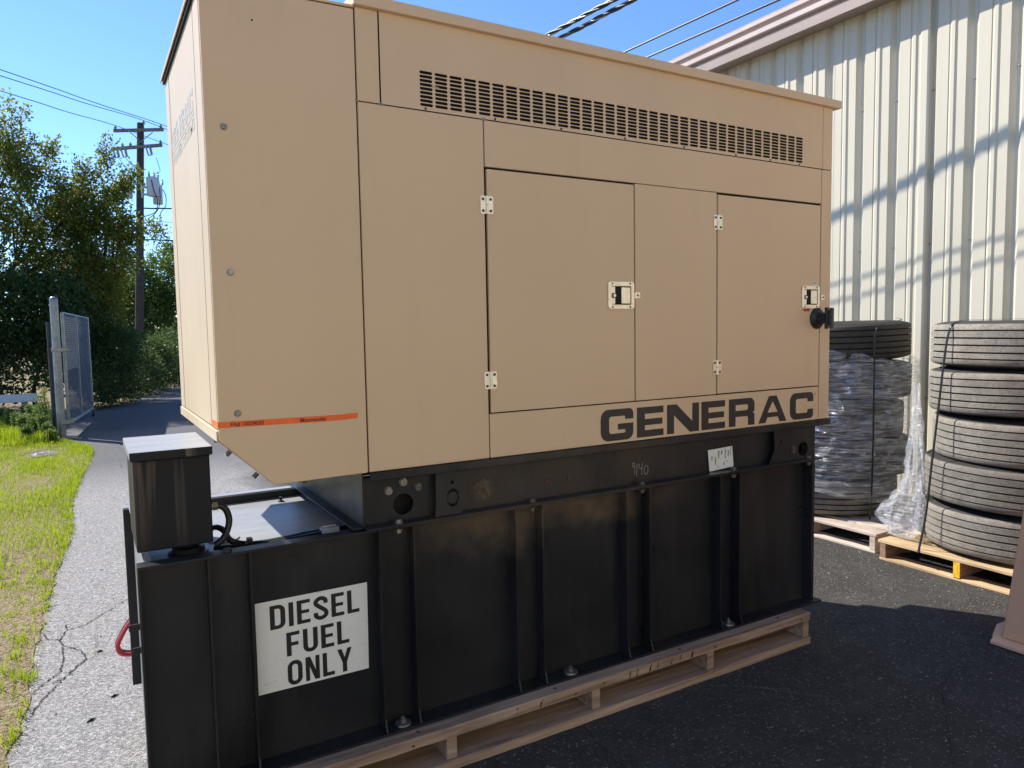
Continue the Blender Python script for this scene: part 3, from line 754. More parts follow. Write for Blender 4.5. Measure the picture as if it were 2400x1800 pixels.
for x, z, mm in ((.830, 1.003, 'zinc'), (.883, 1.027, 'zinc'), (.934, 1.005, 'zincdark')):
    obj('bolt', MB().disc((x, z), .0125, yw-.012, yw, 8).disc((x, z), .0145, yw-.004, yw, 20), mm, gen, .001)
obj('bolt', MB().disc((2.773, .951), .013, -.004, .003, 6).disc((2.773, .951), .016, .0, .003, 20).disc((2.773, .951), .006, -.009, -.003, 10), 'zincdark', gen)
for x, z, r in ((1.182, .960, .010), (1.446, .962, .008), (1.545, .961, .008)):
    obj('rust_plug', MB().disc((x, z), r, yw-.004, yw-.001, 14), 'rust', gen)
# dust halo round the first plug
a = M('dust_halo', .9); x_ = a.xyz()
dd = a.math('SQRT', a.math('ADD', a.math('POWER', a.math('SUBTRACT', x_[0], 1.182), 2), a.math('POWER', a.math('SUBTRACT', x_[2], .964), 2)))
f_ = a.math('MULTIPLY', a.mr(dd, .018, .05, 1, 0), a.mr(a.noise(90, 5, .8), .4, .6))
trn = a.n.new('ShaderNodeBsdfTransparent'); mxs = a.n.new('ShaderNodeMixShader'); a.col((.15, .115, .075, 1))
a.link(f_, mxs.inputs[0]); a.link(trn.outputs[0], mxs.inputs[1]); a.link(a.p.outputs[0], mxs.inputs[2]); a.link(mxs.outputs[0], a.out.inputs[0])
obj('dust_stain', MB().box(1.13, 1.235, yw-.0012, yw-.0008, .912, 1.018), a.m, gen)
# rail bolts through the flange
for x in (.853, 1.365, 1.876, 2.387, 2.88):
    b = MB(); b.lathe([(0, .913), (.009, .913), (.011, .911), (.011, .903), (.016, .903), (.016, .9005)], (x, .002, 0), 8)
    mt_ = 'zincdark' if x > 1.2 else 'zinc'; fb = obj('flange_bolt', b, mt_, gen)
    obj('nut', MB().lathe([(.014, .8815), (.014, .878), (.009, .878), (.009, .868), (0, .866)], (x, .002, 0), 8), mt_, fb)
# chalk mark 9140
def chalkstroke(pts): return ribbon([tuple(q) for q in crom(pts, 4)], .0019)
ck = [chalkstroke([(.010, .036), (.004, .040), (.0, .034), (.003, .028), (.010, .031), (.011, .038), (.011, .02), (.010, .004)]),
      chalkstroke([(.024, .036), (.022, .02), (.021, -.002)]), chalkstroke([(.034, .036), (.033, .024), (.044, .020), (.048, .021)]), chalkstroke([(.050, .038), (.048, .02), (.046, .0)]),
      chalkstroke([(.070, .028), (.061, .022), (.059, .009), (.067, .001), (.078, .007), (.079, .02), (.072, .028)])]
for c_ in ck: flat_shape('chalk_mark', [c_], 'chalk', gen, lambda u, v, w: Vector((1.850+u, yw-.004-w, .931+v*1.35)), .0004)
# white shipping label
lb = flat_shape('shipping_label', [[(2.259, .995), (2.404, 1.000), (2.413, .910), (2.269, .902)]], 'sticker', gen, lambda u, v, w: Vector((u, yw-.005-w, v)), .0006)
mb = MB()
random.seed(3)
for x, z0, z1, st in ((2.282, .950, .965, .9), (2.303, .928, .962, .8), (2.322, .955, .985, 1), (2.340, .970, .988, 1), (2.362, .952, .990, .9), (2.380, .958, .985, 1), (2.394, .962, .996, .6), (2.355, .922, .934, .9), (2.318, .913, .925, .5), (2.372, .936, .940, .8)):
    z = z0
    while z < z1:
        h_ = random.choice((.0009, .0014, .0022)); mb.box(x-.004*st, x+.004*st, yw-.0062, yw-.0058, z, z+h_); z += h_+random.choice((.0009, .0015))
obj('printed_code', mb, 'ink', lb)['kind'] = 'stuff'
# --- fuel tank base
TZ0, TZ1 = .212, .890
sheet_y = .05
tk = obj('fuel_tank', MB().box(.126, 2.905, sheet_y, .82, TZ0+.006, .852), 'black', gen)
tk['label'] = 'black ribbed sub base fuel tank'
obj('tank_top_plate', MB().box(.128, 2.903, .052, .818, .8525, .8545), 'tanktop', tk)
obj('top_flange', MB().box(.094, 2.924, 0, sheet_y, .882, TZ1), 'black', tk, .001)
obj('top_flange_web', MB().box(.1265, 2.904, sheet_y-.0006, sheet_y-.0001, .846, .8815), 'black', tk)
obj('back_flange', MB().box(.094, 2.924, .812, .85, .882, TZ1), 'tanktop', tk, .001)
obj('back_flange_web', MB().box(.1265, 2.904, .812, .82, .8548, .8815), 'black', tk)
obj('end_lip', MB().prism([(.126, .8545), (.140, .8545), (.118, .8895), (.112, .8895)], 1, .056, .811), 'tanktop', tk)
obj('bottom_flange', MB().box(.094, 2.955, -.024, sheet_y, TZ0-.002, TZ0+.006), 'black', tk, .001)
obj('bottom_flange', MB().box(.094, 2.955, .82, .875, TZ0-.002, TZ0+.006), 'black', tk, .001)
FX = [.275, .389, .787, .905, 1.295, 1.408, 1.800, 1.917, 2.311, 2.427]
for x in FX:
    mb = MB().prism([(0, .881), (sheet_y-.0005, .881), (sheet_y-.0005, TZ0+.0065), (-.018, TZ0+.0065), (-.004, TZ0+.045), (0, TZ0+.10)], 0, x-.0025, x+.0025)
    obj('rib', mb, 'black', tk)
obj('corner_angle', MB().box(.094, .100, 0, sheet_y+.0, TZ0+.0065, .8815), 'black', tk)
obj('corner_plate', MB().box(.1005, .126, sheet_y-.004, sheet_y, TZ0+.0065, .8815), 'black', tk)
obj('corner_angle', MB().prism([(.094, .812), (.126, .812), (.126, .85), (.094, .85)], 2, TZ0+.0065, .8815), 'black', tk)
obj('corner_angle', MB().box(2.9055, 2.924, .0, .81, TZ0+.0065, .8815), 'black', tk)
obj('end_sheet', MB().box(.122, .1255, .0505, .8115, TZ0+.0065, .88), 'tanktop', tk)
for z, wd in ((.724, .028), (.658, .020)):
    obj('end_tab', MB().box(.094-wd, .0935, .004, .01, z-.009, z+.009), 'black', tk, .001)
for x in (.852, 1.53, 2.372):
    b = MB(); b.lathe([(0, .245), (.007, .244), (.007, .236), (.011, .235), (.011, .226), (.026, .224), (.027, .2185)], (x, .012, 0), 20)
    obj('hold_down_bolt', b, 'zinc', tk, smooth=True)
b = MB()
for x in (.33, 2.62): b.lathe([(0, .900), (.012, .899), (.013, .8905)], (x, .022, 0), 12)
split(obj('lip_rivet', b, 'black', tk), 'rivet')
# weld beads on the ribs
mb = MB()
for x in FX:
    for z in (.36, .52, .72):
        zz_ = z+random.uniform(-.03, .03); mb.tube([(x-.004, sheet_y-.003, zz_-.014), (x-.004, sheet_y-.005, zz_), (x-.004, sheet_y-.003, zz_+.014)], .0026, 6)
w_ = obj('weld_beads', mb, 'black', tk, smooth=True); w_['kind'] = 'stuff'
# DIESEL FUEL ONLY plate
dp = flat_shape('diesel_sign', [[(.404, .4225), (.7525, .4205), (.7555, .7085), (.404, .7085)]], 'sticker', gen, lambda u, v, w: Vector((u, sheet_y-.002-w, v)), .0008)
def row(word, x0, x1, zb, ztop, gap=.13):
    ws = [cond_letter(c) for c in word]; tot = sum(w for w, _ in ws)+gap*(len(word)-1); k = (x1-x0)/tot; hh = ztop-zb; u = 0
    for w, pl in ws:
        flat_shape('letter', [[(q[0]*k, q[1]*hh) for q in r] for r in pl], 'ink', dp, front(x0+u*k, zb, sheet_y-.0032), .0006); u += w+gap
row('DIESEL', .446, .727, .6175, .6925); row('FUEL', .4925, .6905, .5235, .5985); row('ONLY', .4925, .6965, .430, .5065)
# --- vent box and its pipe neck
vb = obj('vent_box', MB().box(.100, .302, .080, .385, .908, 1.180), 'ventbox', gen, .005, segs=3)
vb['label'] = 'black steel fill box on a round neck at the left end of the tank'
obj('lid', MB().prism([(.092, 1.200), (.306, 1.200), (.306, 1.178), (.3035, 1.178), (.3035, 1.197), (.0945, 1.197), (.0945, 1.178), (.092, 1.178)], 1, .045, .402), 'tanktop', vb, .001)
obj('lid_lip', MB().box(.0925, .3055, .042, .0448, 1.176, 1.1995), 'ventbox', vb, .001)
mb = MB(); mb.tube([(.098, .062, 1.1735), (.300, .062, 1.1735)], .004, 8)
obj('lid_hinge', mb, 'ventbox', vb)
mb = MB(); mb.lathe([(.032, .908), (.032, .880), (.046, .876), (.048, .862), (.058, .860), (.058, .855)], (.245, .20, 0), 28)
obj('pipe_neck', mb, 'black', vb, smooth=True)
mb = MB(); mb.lathe([(.050, .8545), (.050, .859), (0.0, .861)], (.36, .30, 0), 24)
obj('fuel_cap_plate', mb, 'tanktop', tk, smooth=True)
mb = MB(); mb.lathe([(.012, .8545), (.012, .858), (.006, .860), (.006, .874), (0, .875)], (.644, .735, 0), 12)
obj('threaded_stud', mb, 'rubber', tk)
# flexible conduits
def corrug(path, r, n=10, pitch=.004, amp=.0016):
    P = crom(path, 12); L = [0]
    for i in range(1, len(P)): L.append(L[-1]+(P[i]-P[i-1]).length)
    out = []; rs = []; s = 0
    while s < L[-1]:
        i = max(j for j in range(len(L)) if L[j] <= s); i = min(i, len(P)-2)
        t = (s-L[i])/(L[i+1]-L[i]+1e-9); out.append(P[i].lerp(P[i+1], t)); rs.append(r+amp*(1 if len(out) % 2 else -1)); s += pitch/2
    return MB().tube(out, rs, n)
cd = obj('conduit', MB().tube([tuple(q) for q in crom([(.318, .14, 1.002), (.336, .14, 1.000), (.350, .14, .985), (.357, .14, .955), (.350, .135, .925), (.334, .125, .902), (.312, .12, .888)], 6)], .0098, 12), 'cable_black', gen, smooth=True)
obj('fitting', MB().tube([(.3025, .14, 1.002), (.312, .14, 1.002)], .011, 8).tube([(.312, .14, 1.002), (.326, .14, 1.002)], .0125, 6), 'brass', cd)
c2 = obj('corrugated_conduit', corrug([(.312, .27, .895), (.335, .27, .905), (.356, .25, .895), (.368, .21, .872), (.40, .165, .866), (.46, .145, .866), (.54, .15, .867), (.60, .165, .867), (.655, .17, .867)], .0082), 'cable_black', gen, smooth=True)
obj('corrugated_conduit', corrug([(.312, .16, .868), (.36, .15, .866), (.42, .128, .866), (.50, .125, .866), (.58, .135, .866), (.64, .145, .866)], .0075), 'cable_black', gen, smooth=True)
obj('cable_tie', MB().tube([(.412, .13, .863), (.412, .165, .863)], .012, 8).box(.405, .42, .12, .145, .876, .89), 'cable_black', c2)
obj('thin_cable', MB().tube([tuple(q) for q in crom([(.33, .10, .8575), (.42, .085, .858), (.50, .095, .858), (.58, .095, .858), (.66, .10, .858)], 5)], .003, 6), 'cable_black', gen)
cn = obj('connector', MB().box(.640, .668, .138, .168, .860, .882).box(.668, .70, .142, .176, .859, .880), 'connector', gen, .002)
obj('connector_clip', MB().box(.648, .690, .150, .166, .882, .886), 'connector', cn, .001)
obj('harness_tail', MB().tube([tuple(q) for q in crom([(.70, .158, .868), (.76, .17, .867), (.83, .16, .868), (.9, .18, .868)], 5)], .008, 8), 'cable_black', gen, smooth=True)
# red and black battery leads hanging behind the left end
for mm, dy, nm in (('cable_red', 0, 'battery_lead'), ('cable_black', .022, 'battery_lead')):
    pth = crom([(.20, .93+dy, .46), (.12, .94+dy, .425), (.092, .95+dy, .398), (.060, .95+dy, .345), (.053, .95+dy, .318), (.064, .95+dy, .292), (.10, .95+dy, .280), (.16, .94+dy, .275), (.22, .93+dy, .30)], 6)
    o_ = obj(nm, MB().tube([tuple(q) for q in pth], .0085, 10), mm, gen, smooth=True); o_['label'] = ('red' if mm == 'cable_red' else 'black')+' cable loop behind the left end of the tank'

# ================================================================== PALLET UNDER THE GENERATOR
pal = empty('pallet', (1.5, .4, G), 'long grey brown wooden pallet under the black generator tank', 'pallet')
PY = -.077
def rough_board(x0, x1, y0, y1, z0, z1, along=0, amp=.0025, n=14):
    """board with slightly wavering arrises"""
    mb = MB(); ring = []
    for i in range(n+1):
        t = i/n
        if along == 0:
            x = x0+(x1-x0)*t; w = [random.uniform(-amp, amp) for _ in range(4)]
            r = [(x, y0+w[0], z0), (x, y1, z0), (x, y1, z1+w[1]*.4), (x, y0+w[2], z1+w[3]*.4)]
        else:
            y = y0+(y1-y0)*t; w = [random.uniform(-amp, amp) for _ in range(4)]
            r = [(x0+w[0], y, z0), (x1, y, z0), (x1, y, z1+w[1]*.4), (x0+w[2], y, z1+w[3]*.4)]
        ring += r
    fs = [(0, 3, 2, 1), tuple(n*4+k for k in range(4))]
    for i in range(n):
        for k in range(4):
            fs.append((i*4+k, i*4+(k+1) % 4, i*4+4+(k+1) % 4, i*4+4+k))
    mb.add(ring, fs); return mb
X0p, X1p = .16, 2.805
obj('deck_board', rough_board(X0p, X1p, PY, PY+.14, .170, .209, n=30), 'wood_x', pal, .003)
for y in (.22, .40, .58, .80): obj('deck_board', rough_board(X0p, X1p, y, y+.12, .170, .2085, n=4), 'wood_x', pal)
for x in (.162, .55, .972, 1.570, 2.162, 2.764): obj('stringer', rough_board(x, x+.038, PY+.006, .93, G+.036, .1695, 1, .001, 3), 'wood_x', pal, .002)
obj('bottom_board', rough_board(X0p, X1p, PY-.004, PY+.175, G, G+.035, n=30), 'wood_x', pal, .003)
obj('bottom_board', rough_board(X0p, X1p, .35, .50, G, G+.035, n=4), 'wood_x', pal)
obj('bottom_board', rough_board(X0p, X1p, .78, .93, G, G+.035, n=4), 'wood_x', pal)
mb = MB()
for x in (.85, 1.34, 1.49, 1.62, 2.2, 2.74): mb.disc((x, .19+random.uniform(-.006, .006)), .0035, PY-.004, PY, 8)
for x in (.88, 1.42, 2.03, 2.62): mb.lathe([(.006, .2088), (.006, .2108), (0, .2112)], (x, PY+.03, 0), 8)
split(obj('nail_heads', mb, 'rust', pal), 'nail_head')
random.seed(5)
a = M('faded_stencil', .8)
trn = a.n.new('ShaderNodeBsdfTransparent'); mxs = a.n.new('ShaderNodeMixShader'); a.col((.035, .03, .028, 1))
a.link(a.mr(a.noise(40, 4, .7), .42, .6, .05, .65), mxs.inputs[0]); a.link(trn.outputs[0], mxs.inputs[1]); a.link(a.p.outputs[0], mxs.inputs[2]); a.link(mxs.outputs[0], a.out.inputs[0])
mb = MB()
for x, w_ in ((1.235, .014), (1.33, .03), (1.74, .016), (1.775, .018), (1.84, .02), (1.88, .012), (1.95, .02), (2.0, .016), (2.06, .025)):
    mb.prism([(x, .178), (x+w_*.4, .178), (x+w_*.7, .203), (x+w_*.3, .203)], 1, PY-.0031, PY-.0029)
split(obj('stamp_mark', mb, a.m, pal), 'stamp_mark')

# ================================================================== TYRES, THEIR PALLETS, STRAPS AND FILM
def tyre_mb(R=.51, n=88, hw=.1335, th=.117):
    pr = [(.30, -.085), (.325, -.115), (.40, -hw), (.445, -hw+.004), (.478, -th-.004), (R-.012, -th+.003), (R-.003, -th+.012)]
    gs = [-.080, -.044, -.004, .036, .078]
    z = -th+.012
    for i, g in enumerate(gs):
        w = .0042 if i not in (0, 4) else .0034
        pr += [(R, g-w-.001), (R-.016, g-w*.7), (R-.016, g+w*.7), (R, g+w+.001)]
    pr += [(R-.003, th-.012), (R-.012, th-.003), (.478, th+.004), (.445, hw-.004), (.40, hw), (.325, .115), (.30, .085), (.315, .07), (.43, .085), (.455, .05), (.455, -.05), (.43, -.085), (.315, -.07)]
    return MB().lathe(pr, (0, 0, 0), n, 2, True)
T_me = obj('tyre', tyre_mb(), 'tyre', smooth=True)
ty_lab = ['lowest tyre of the strapped right stack, resting on the orange toned pallet', 'second tyre from the bottom of the strapped right stack', 'middle tyre of the strapped right stack', 'second tyre from the top of the strapped right stack', 'topmost tyre of the strapped right stack, its top in full sun']
RC = (4.72, -.08); offs = [(.0, .02), (-.01, .012), (.012, -.025), (.0, .0), (-.005, -.012)]
first = True
for i in range(5):
    o = T_me if first else T_me.copy()
    if not first: COL.objects.link(o)
    first = False
    o.location = (RC[0]+offs[i][0], RC[1]+offs[i][1], .19+.134+i*.2655+(0, .003, .001, .004, .0)[i])
    o.rotation_euler = ((.0, .013, -.012, .016, -.008)[i], (.004, -.010, .014, -.008, .010)[i], i*1.3)
    setp(o, ty_lab[i], 'tyre', 'strapped stack of truck tyres by the wall')
ty_lab2 = ['bottom tyre of the film wrapped stack, brown tread bare below the film', 'second tyre up inside the film wrapped stack', 'third tyre up inside the film wrapped stack', 'fourth tyre up inside the film wrapped stack', 'dark top tyre of the film wrapped stack, bare above the film']
LC = (4.80, 1.27); offs2 = [(-.05, .05), (.02, -.02), (-.02, .03), (.015, 0), (0, 0)]
for i in range(5):
    o = T_me.copy(); COL.objects.link(o)
    if i in (1, 2, 3, 4):
        o.data = T_me.data if i == 2 else o.data
    o.location = (LC[0]+offs2[i][0], LC[1]+offs2[i][1], .185+.134+i*.2685+(.0 if i < 4 else .006))
    o.rotation_euler = ((0, .01, -.012, .01, -.012)[i], (0, -.01, .01, .004, .02)[i], i*2.1+.4)
    setp(o, ty_lab2[i], 'tyre', 'film wrapped stack of truck tyres by the wall')
    if i > 0:
        if i == 1: dk = o.data.copy(); dk.materials.clear(); dk.materials.append(MAT['tyre_dark'])
        o.data = dk
# pallets: built in local coordinates, copied
def tyre_pallet(name, loc, label, deck, strg, yellow):
    """stringers run along X, boards along Y; local origin at the near left corner on the ground (X in, Y towards -Y)"""
    e = empty(name, loc, label, 'pallet', 'pallets under the tyre stacks')
    L, Wd, H = 1.16, .97, .125
    def part(nm, mb, mat, bv=.002, lab=None):
        o = obj(nm, mb, mat, None, bv); attach_local(o, e)
        if lab: o['label'] = lab
        return o
    random.seed(sum(map(ord, label)))
    xs = [0, .16, .30, .44, .58, .74, .88, 1.03]
    for i, x in enumerate(xs):
        wd = .125 if i in (0, 7) else .10
        part('deck_board', rough_board(x, x+wd, -Wd-random.uniform(0, .012), random.uniform(0, .012), H-.018, H, 1, .003, 16), deck)
    for y in (-.04, -Wd/2-.0, -Wd+.002):
        s = part('stringer', rough_board(.004, L-.01, y, y+.038, .0165, H-.0185, 0, .001, 4), strg)
        if yellow and abs(y+Wd/2) < .03:
            part('painted_end', MB().box(-.0005, .0035, y+.001, y+.037, .018, H-.02), 'yellow', 0, 'yellow painted end of the middle stringer')
    for x in (0, .36, .70, 1.03):
        part('bottom_board', rough_board(x+.002, x+.11, -Wd, 0, 0, .016, 1, .0025, 16), deck)
    return e
tyre_pallet('pallet', (4.19, .485, G), 'fresh orange toned pallet with a yellow stringer end under the strapped tyres', 'wood_y', 'wood_end', True)
tyre_pallet('pallet', (4.27, 1.535, G), 'weathered grey pallet under the film wrapped tyres', 'wood_grey', 'wood_grey', False)
# straps: flat bands following the stack outline
def strap(name, pts, w, label, wdir=(0, 1, 0)):
    P = crom(pts, 5); wd = Vector(wdir)*w/2; vs = []; fs = []
    for i, p in enumerate(P):
        vs += [tuple(p-wd), tuple(p+wd)]
        if i: fs.append((2*i-2, 2*i-1, 2*i+1, 2*i))
    mb = MB().add(vs, fs); o = obj(name, mb, 'strap', None, smooth=True)
    sm = o.modifiers.new('s', 'SOLIDIFY'); sm.thickness = .0015
    return setp(o, label, 'strap', 'packing straps round the tyre stacks')
strap('strap', [(4.80, -.10, 1.531), (4.50, .04, 1.531), (4.32, .10, 1.528), (4.252, .112, 1.508), (4.228, .122, 1.44), (4.222, .137, 1.30), (4.215, .16, 1.0), (4.21, .185, .7), (4.208, .21, .4), (4.19, .235, .19), (4.186, .236, .165), (4.24, .236, .158)], .013, 'black strap slanting down the face of the strapped tyre stack')
strap('strap', [(4.9, .85, 1.555), (4.72, .70, 1.54), (4.60, .76, 1.51), (4.555, .775, 1.45), (4.55, .775, 1.2), (4.545, .77, .8), (4.54, .77, .4), (4.54, .78, .19)], .014, 'thin black strap down the near side of the film wrapped stack', (.6, -.5, 0))
# stretch film round the left stack
def film():
    mb = MB(); nu, nv = 150, 60; vs = []; fs = []
    from mathutils import noise as mn
    for i in range(nu+1):
        an = PI*.62+PI*1.25*i/nu      # the faces turned to the yard
        ca, sa = math.cos(an), math.sin(an)
        zb = .42-.16*max(0, min(1, (an-PI*.95)/(.6*PI))); zt = 1.30+.05*math.sin(an*2+1)+.02*mn.noise((an*5, 0, 3))
        for j in range(nv+1):
            v = j/nv; z = zb+(zt-zb)*v
            tz = ((z-.185) % .2685)/.2685
            bulge = -.022*(1-math.sin(PI*tz)**.6)
            dg_ = an*.53+z*.45; dh_ = an*.53-z*.8; f = .013*mn.noise((an*4, z*5, 1.3))+.013*(1-2*abs(mn.noise((dg_*3, dh_*9, 4.1))))+.011*(1-2*abs(mn.noise((dh_*2.5+7, dg_*10, 9.1))))-.012
            R = .532+bulge+f*1.3+(.03*(1-v)**6)+.035*max(0, min(1, (an-1.35*PI)/(.3*PI)))*(.4+.6*v)
            vs.append((LC[0]+R*ca, LC[1]+R*sa, z))
    for i in range(nu):
        for j in range(nv):
            a_ = i*(nv+1)+j; fs.append((a_, a_+nv+1, a_+nv+2, a_+1))
    return mb.add(vs, fs)
fo = obj('stretch_wrap', film(), 'film', None, smooth=True)
setp(fo, 'clear wrinkled stretch film wrapped round the left tyre stack', 'plastic film')
# loose tail of film hanging between the stacks
def tail():
    from mathutils import noise as mn
    mb = MB(); nu, nv = 60, 70; vs = []; fs = []
    cl = crom([(4.66, .55, 1.12), (4.52, .46, .92), (4.43, .41, .74), (4.38, .39, .56), (4.36, .42, .42), (4.35, .47, .30), (4.33, .35, .20)], 13); wd = crom([(.02, 0), (.028, 0), (.045, 0), (.06, 0), (.085, 0), (.125, 0), (.05, 0)], 13)
    n = len(cl)
    for j in range(n):
        c = cl[j]; w = wd[j].x
        for i in range(nu+1):
            t = i/nu*2*PI
            r = w*(1+.5*mn.noise((math.cos(t)*3.5, math.sin(t)*3.5, c.z*5))+.35*mn.noise((math.cos(t)*9, math.sin(t)*9, c.z*14)))
            vs.append((c.x+r*math.cos(t)*.55, c.y+r*math.sin(t)*1.0, max(.19, c.z+.02*mn.noise((t*3, c.z*10, 2))+(-.05 if j > n-8 else 0)*math.sin(t*1.0))))
    for j in range(n-1):
        for i in range(nu):
            a_ = j*(nu+1)+i; fs.append((a_, a_+1, a_+nu+2, a_+nu+1))
    return mb.add(vs, fs)
to = obj('film_tail', tail(), 'film', None)
setp(to, 'loose bunched tail of clear film hanging between the two tyre stacks', 'plastic film')

# ================================================================== WAREHOUSE
WX = 5.87
wh = empty('warehouse', (WX, 3, G), 'cream ribbed metal warehouse with brown eave trim behind the tyres', 'building')
def wall_profile():
    """one 12 in. period, y decreasing; x offset positive = into the wall"""
    return [(0, 0), (.072, 0), (.074, .005), (.078, .005), (.096, -.007), (.120, -.007), (.138, .004), (.142, 0), (.205, 0), (.238, .036), (.262, .036), (.292, .0)]
per = .3065
ytop = 12.2; ph = 1.862+per*.2375/.3065  # phase so that slopes land where the photograph shows them
prof = wall_profile()
ystart = 1.862+.205+per*33
for pnl in range(21):
    pts = []
    for k in range(3):
        for (dy, dx) in prof: pts.append((ystart-(pnl*3+k)*per-dy, WX+dx+(.0015 if pnl % 2 else 0)))
    pts.append((ystart-(pnl*3+3)*per-.0005, WX+(.0015 if pnl % 2 else 0)))
    vs = []; fs = []
    for i, (y, x) in enumerate(pts):
        vs += [(x, y, G), (x, y, 4.30)]
        if i: fs.append((2*i-2, 2*i, 2*i+1, 2*i-1))
    o = obj('wall_panel', MB().add(vs, fs), 'sheet', wh)
yA, yB = ystart, ystart-63*per
mb = MB()
for k in range(63):
    for z in (.9, 2.15, 3.35):
        if random.random() < .75: mb.lathe([(0, -.008), (.006, -.007), (.0075, -.001)], (WX+.034, ystart-k*per-.250, z), 8, 0)
sx = split(obj('screw_heads', mb, 'screw', wh), 'screw')
# raised joint trim between two wall sheets
obj('joint_trim', MB().prism([(WX-.0005, 1.300), (WX-.009, 1.285), (WX-.009, 1.235), (WX-.0005, 1.220)], 2, G, 4.12), 'sheet', wh)
for poly, mt in (([(5.868, 4.175), (5.868, 4.150), (5.69, 4.125), (5.672, 4.132), (5.672, 4.215), (5.70, 4.228), (5.868, 4.228)], 'eave'),
                 ([(5.868, 4.2295), (5.702, 4.2295), (5.702, 4.246), (5.660, 4.250), (5.650, 4.262), (5.650, 4.305), (5.668, 4.312), (5.868, 4.312)], 'eave_lit'),
                 ([(5.868, 4.3135), (5.672, 4.3135), (5.672, 4.334), (5.648, 4.340), (5.640, 4.350), (5.640, 4.385), (5.868, 4.398)], 'eave_lit')):
    obj('eave_trim', MB().prism(poly, 1, yB, yA), mt, wh)
obj('roof', MB().add([(5.645, yB, 4.388), (5.645, yA, 4.388), (12.5, yA, 5.3), (12.5, yB, 5.3), (5.645, yB, 4.3985), (5.645, yA, 4.3985), (12.5, yA, 5.31), (12.5, yB, 5.31)],
    [(0, 3, 2, 1), (4, 5, 6, 7), (0, 1, 5, 4), (1, 2, 6, 5), (2, 3, 7, 6), (3, 0, 4, 7)]), 'eave', wh)
for y in (yA, yB): obj('gable_wall', MB().prism([(5.90, G), (12.4, G), (12.4, 5.28), (5.90, 4.39)], 1, y-.04, y-.02) if y == yA else MB().prism([(5.90, G), (12.4, G), (12.4, 5.28), (5.90, 4.39)], 1, y+.02, y+.04), 'sheet', wh)

# made-up cream wing, unseen behind the camera, added to bounce sunlight onto the generator
WYN = yB+.30
xw = WX-.02
for pnl in range(16):
    pts = []
    for k in range(3):
        for (dy, dx) in prof: pts.append((xw-(pnl*3+k)*per-dy, WYN-dx))
    pts.append((xw-(pnl*3+3)*per, WYN)); vs = []; fs = []
    for i, (x, y) in enumerate(pts):
        vs += [(x, y, G), (x, y, 5.2)]
        if i: fs.append((2*i-2, 2*i, 2*i+1, 2*i-1))
    obj('wall_panel', MB().add(vs, fs), 'sheet', wh)
obj('eave_trim', MB().box(xw-48*per, xw, WYN-.05, WYN+.18, 5.2, 5.4), 'eave_lit', wh)  # trim of the added unseen wing
obj('roof', MB().box(xw-48*per, xw, WYN-6, WYN-.06, 5.3, 5.36), 'eave', wh)  # roof of the added unseen wing

# ================================================================== TAN HOUSING ON THE RIGHT
hs = empty('metal_housing', (3.75, -1.1, G), 'brown tan sheet metal housing with sloping edge and bottom flange at the right', 'machine housing')
obj('housing_body', MB().prism([(-.545, G+.035), (-.620, .74), (-.70, 1.32), (-.78, 1.40), (-2.3, 1.40), (-2.3, G+.035)], 0, 3.51, 4.12), 'housing', hs, .006, segs=2)
obj('bottom_flange', MB().prism([(3.475, G+.004), (3.475, G+.018), (3.508, G+.034), (3.54, G+.034), (3.54, G+.004)], 1, -2.3, -.515), 'housing', hs, .002)
obj('corner_tab', MB().prism([(3.52, G+.02), (3.56, G+.07), (3.62, G+.07), (3.62, G+.02)], 1, -.535, -.500), 'housing', hs, .001)

# ================================================================== OVERHEAD CABLES NEAR THE BUILDING
def twisted(name, p0, d, a0, a1, r, label, n=2, bare=True):
    p0 = Vector(p0); d = Vector(d).normalized(); u = d.cross(Vector((0, 0, 1))).normalized(); w = d.cross(u)
    e = empty(name, tuple(p0+d*a0), label, 'cable', 'service cables above the generator')
    N = int((a1-a0)/.05)
    for k in range(3):
        pts = []
        for i in range(N+1):
            s = a0+(a1-a0)*i/N; an = s*2*PI/.55+k*2*PI/3
            pts.append(tuple(p0+d*s+(u*math.cos(an)+w*math.sin(an))*r*1.05-Vector((0, 0, .0015*0))))
        obj('strand', MB().tube(pts, r*(.7 if k == 0 else 1), 8), 'alu' if k == 0 else 'wire', e, smooth=True)
    return e
twisted('twisted_cable', (4.48, 4.64, 4.67), (.13, -1.03, .02), -14, 11, .0125, 'twisted overhead service cable, the upper left one of the pair')
twisted('twisted_cable', (4.54, 4.49, 4.60), (.13, -1.09, .02), -14, 11, .0125, 'twisted overhead service cable, the lower right one of the pair')
for p, d, lab in (((4.58, 3.47, 4.13), (.12, -1.35, .01), 'thin overhead wire beside the twisted pair, the upper of two'), ((4.60, 3.17, 3.99), (.13, -1.42, .01), 'thin overhead wire just above the warehouse eave, the lower of two')):
    p = Vector(p); d = Vector(d).normalized()
    o = obj('overhead_wire', MB().tube([tuple(p+d*s) for s in (-14, -7, 0, 4, 10)], .0085, 8), 'wire', None, smooth=True)
    setp(o, lab, 'cable', 'service cables above the generator')

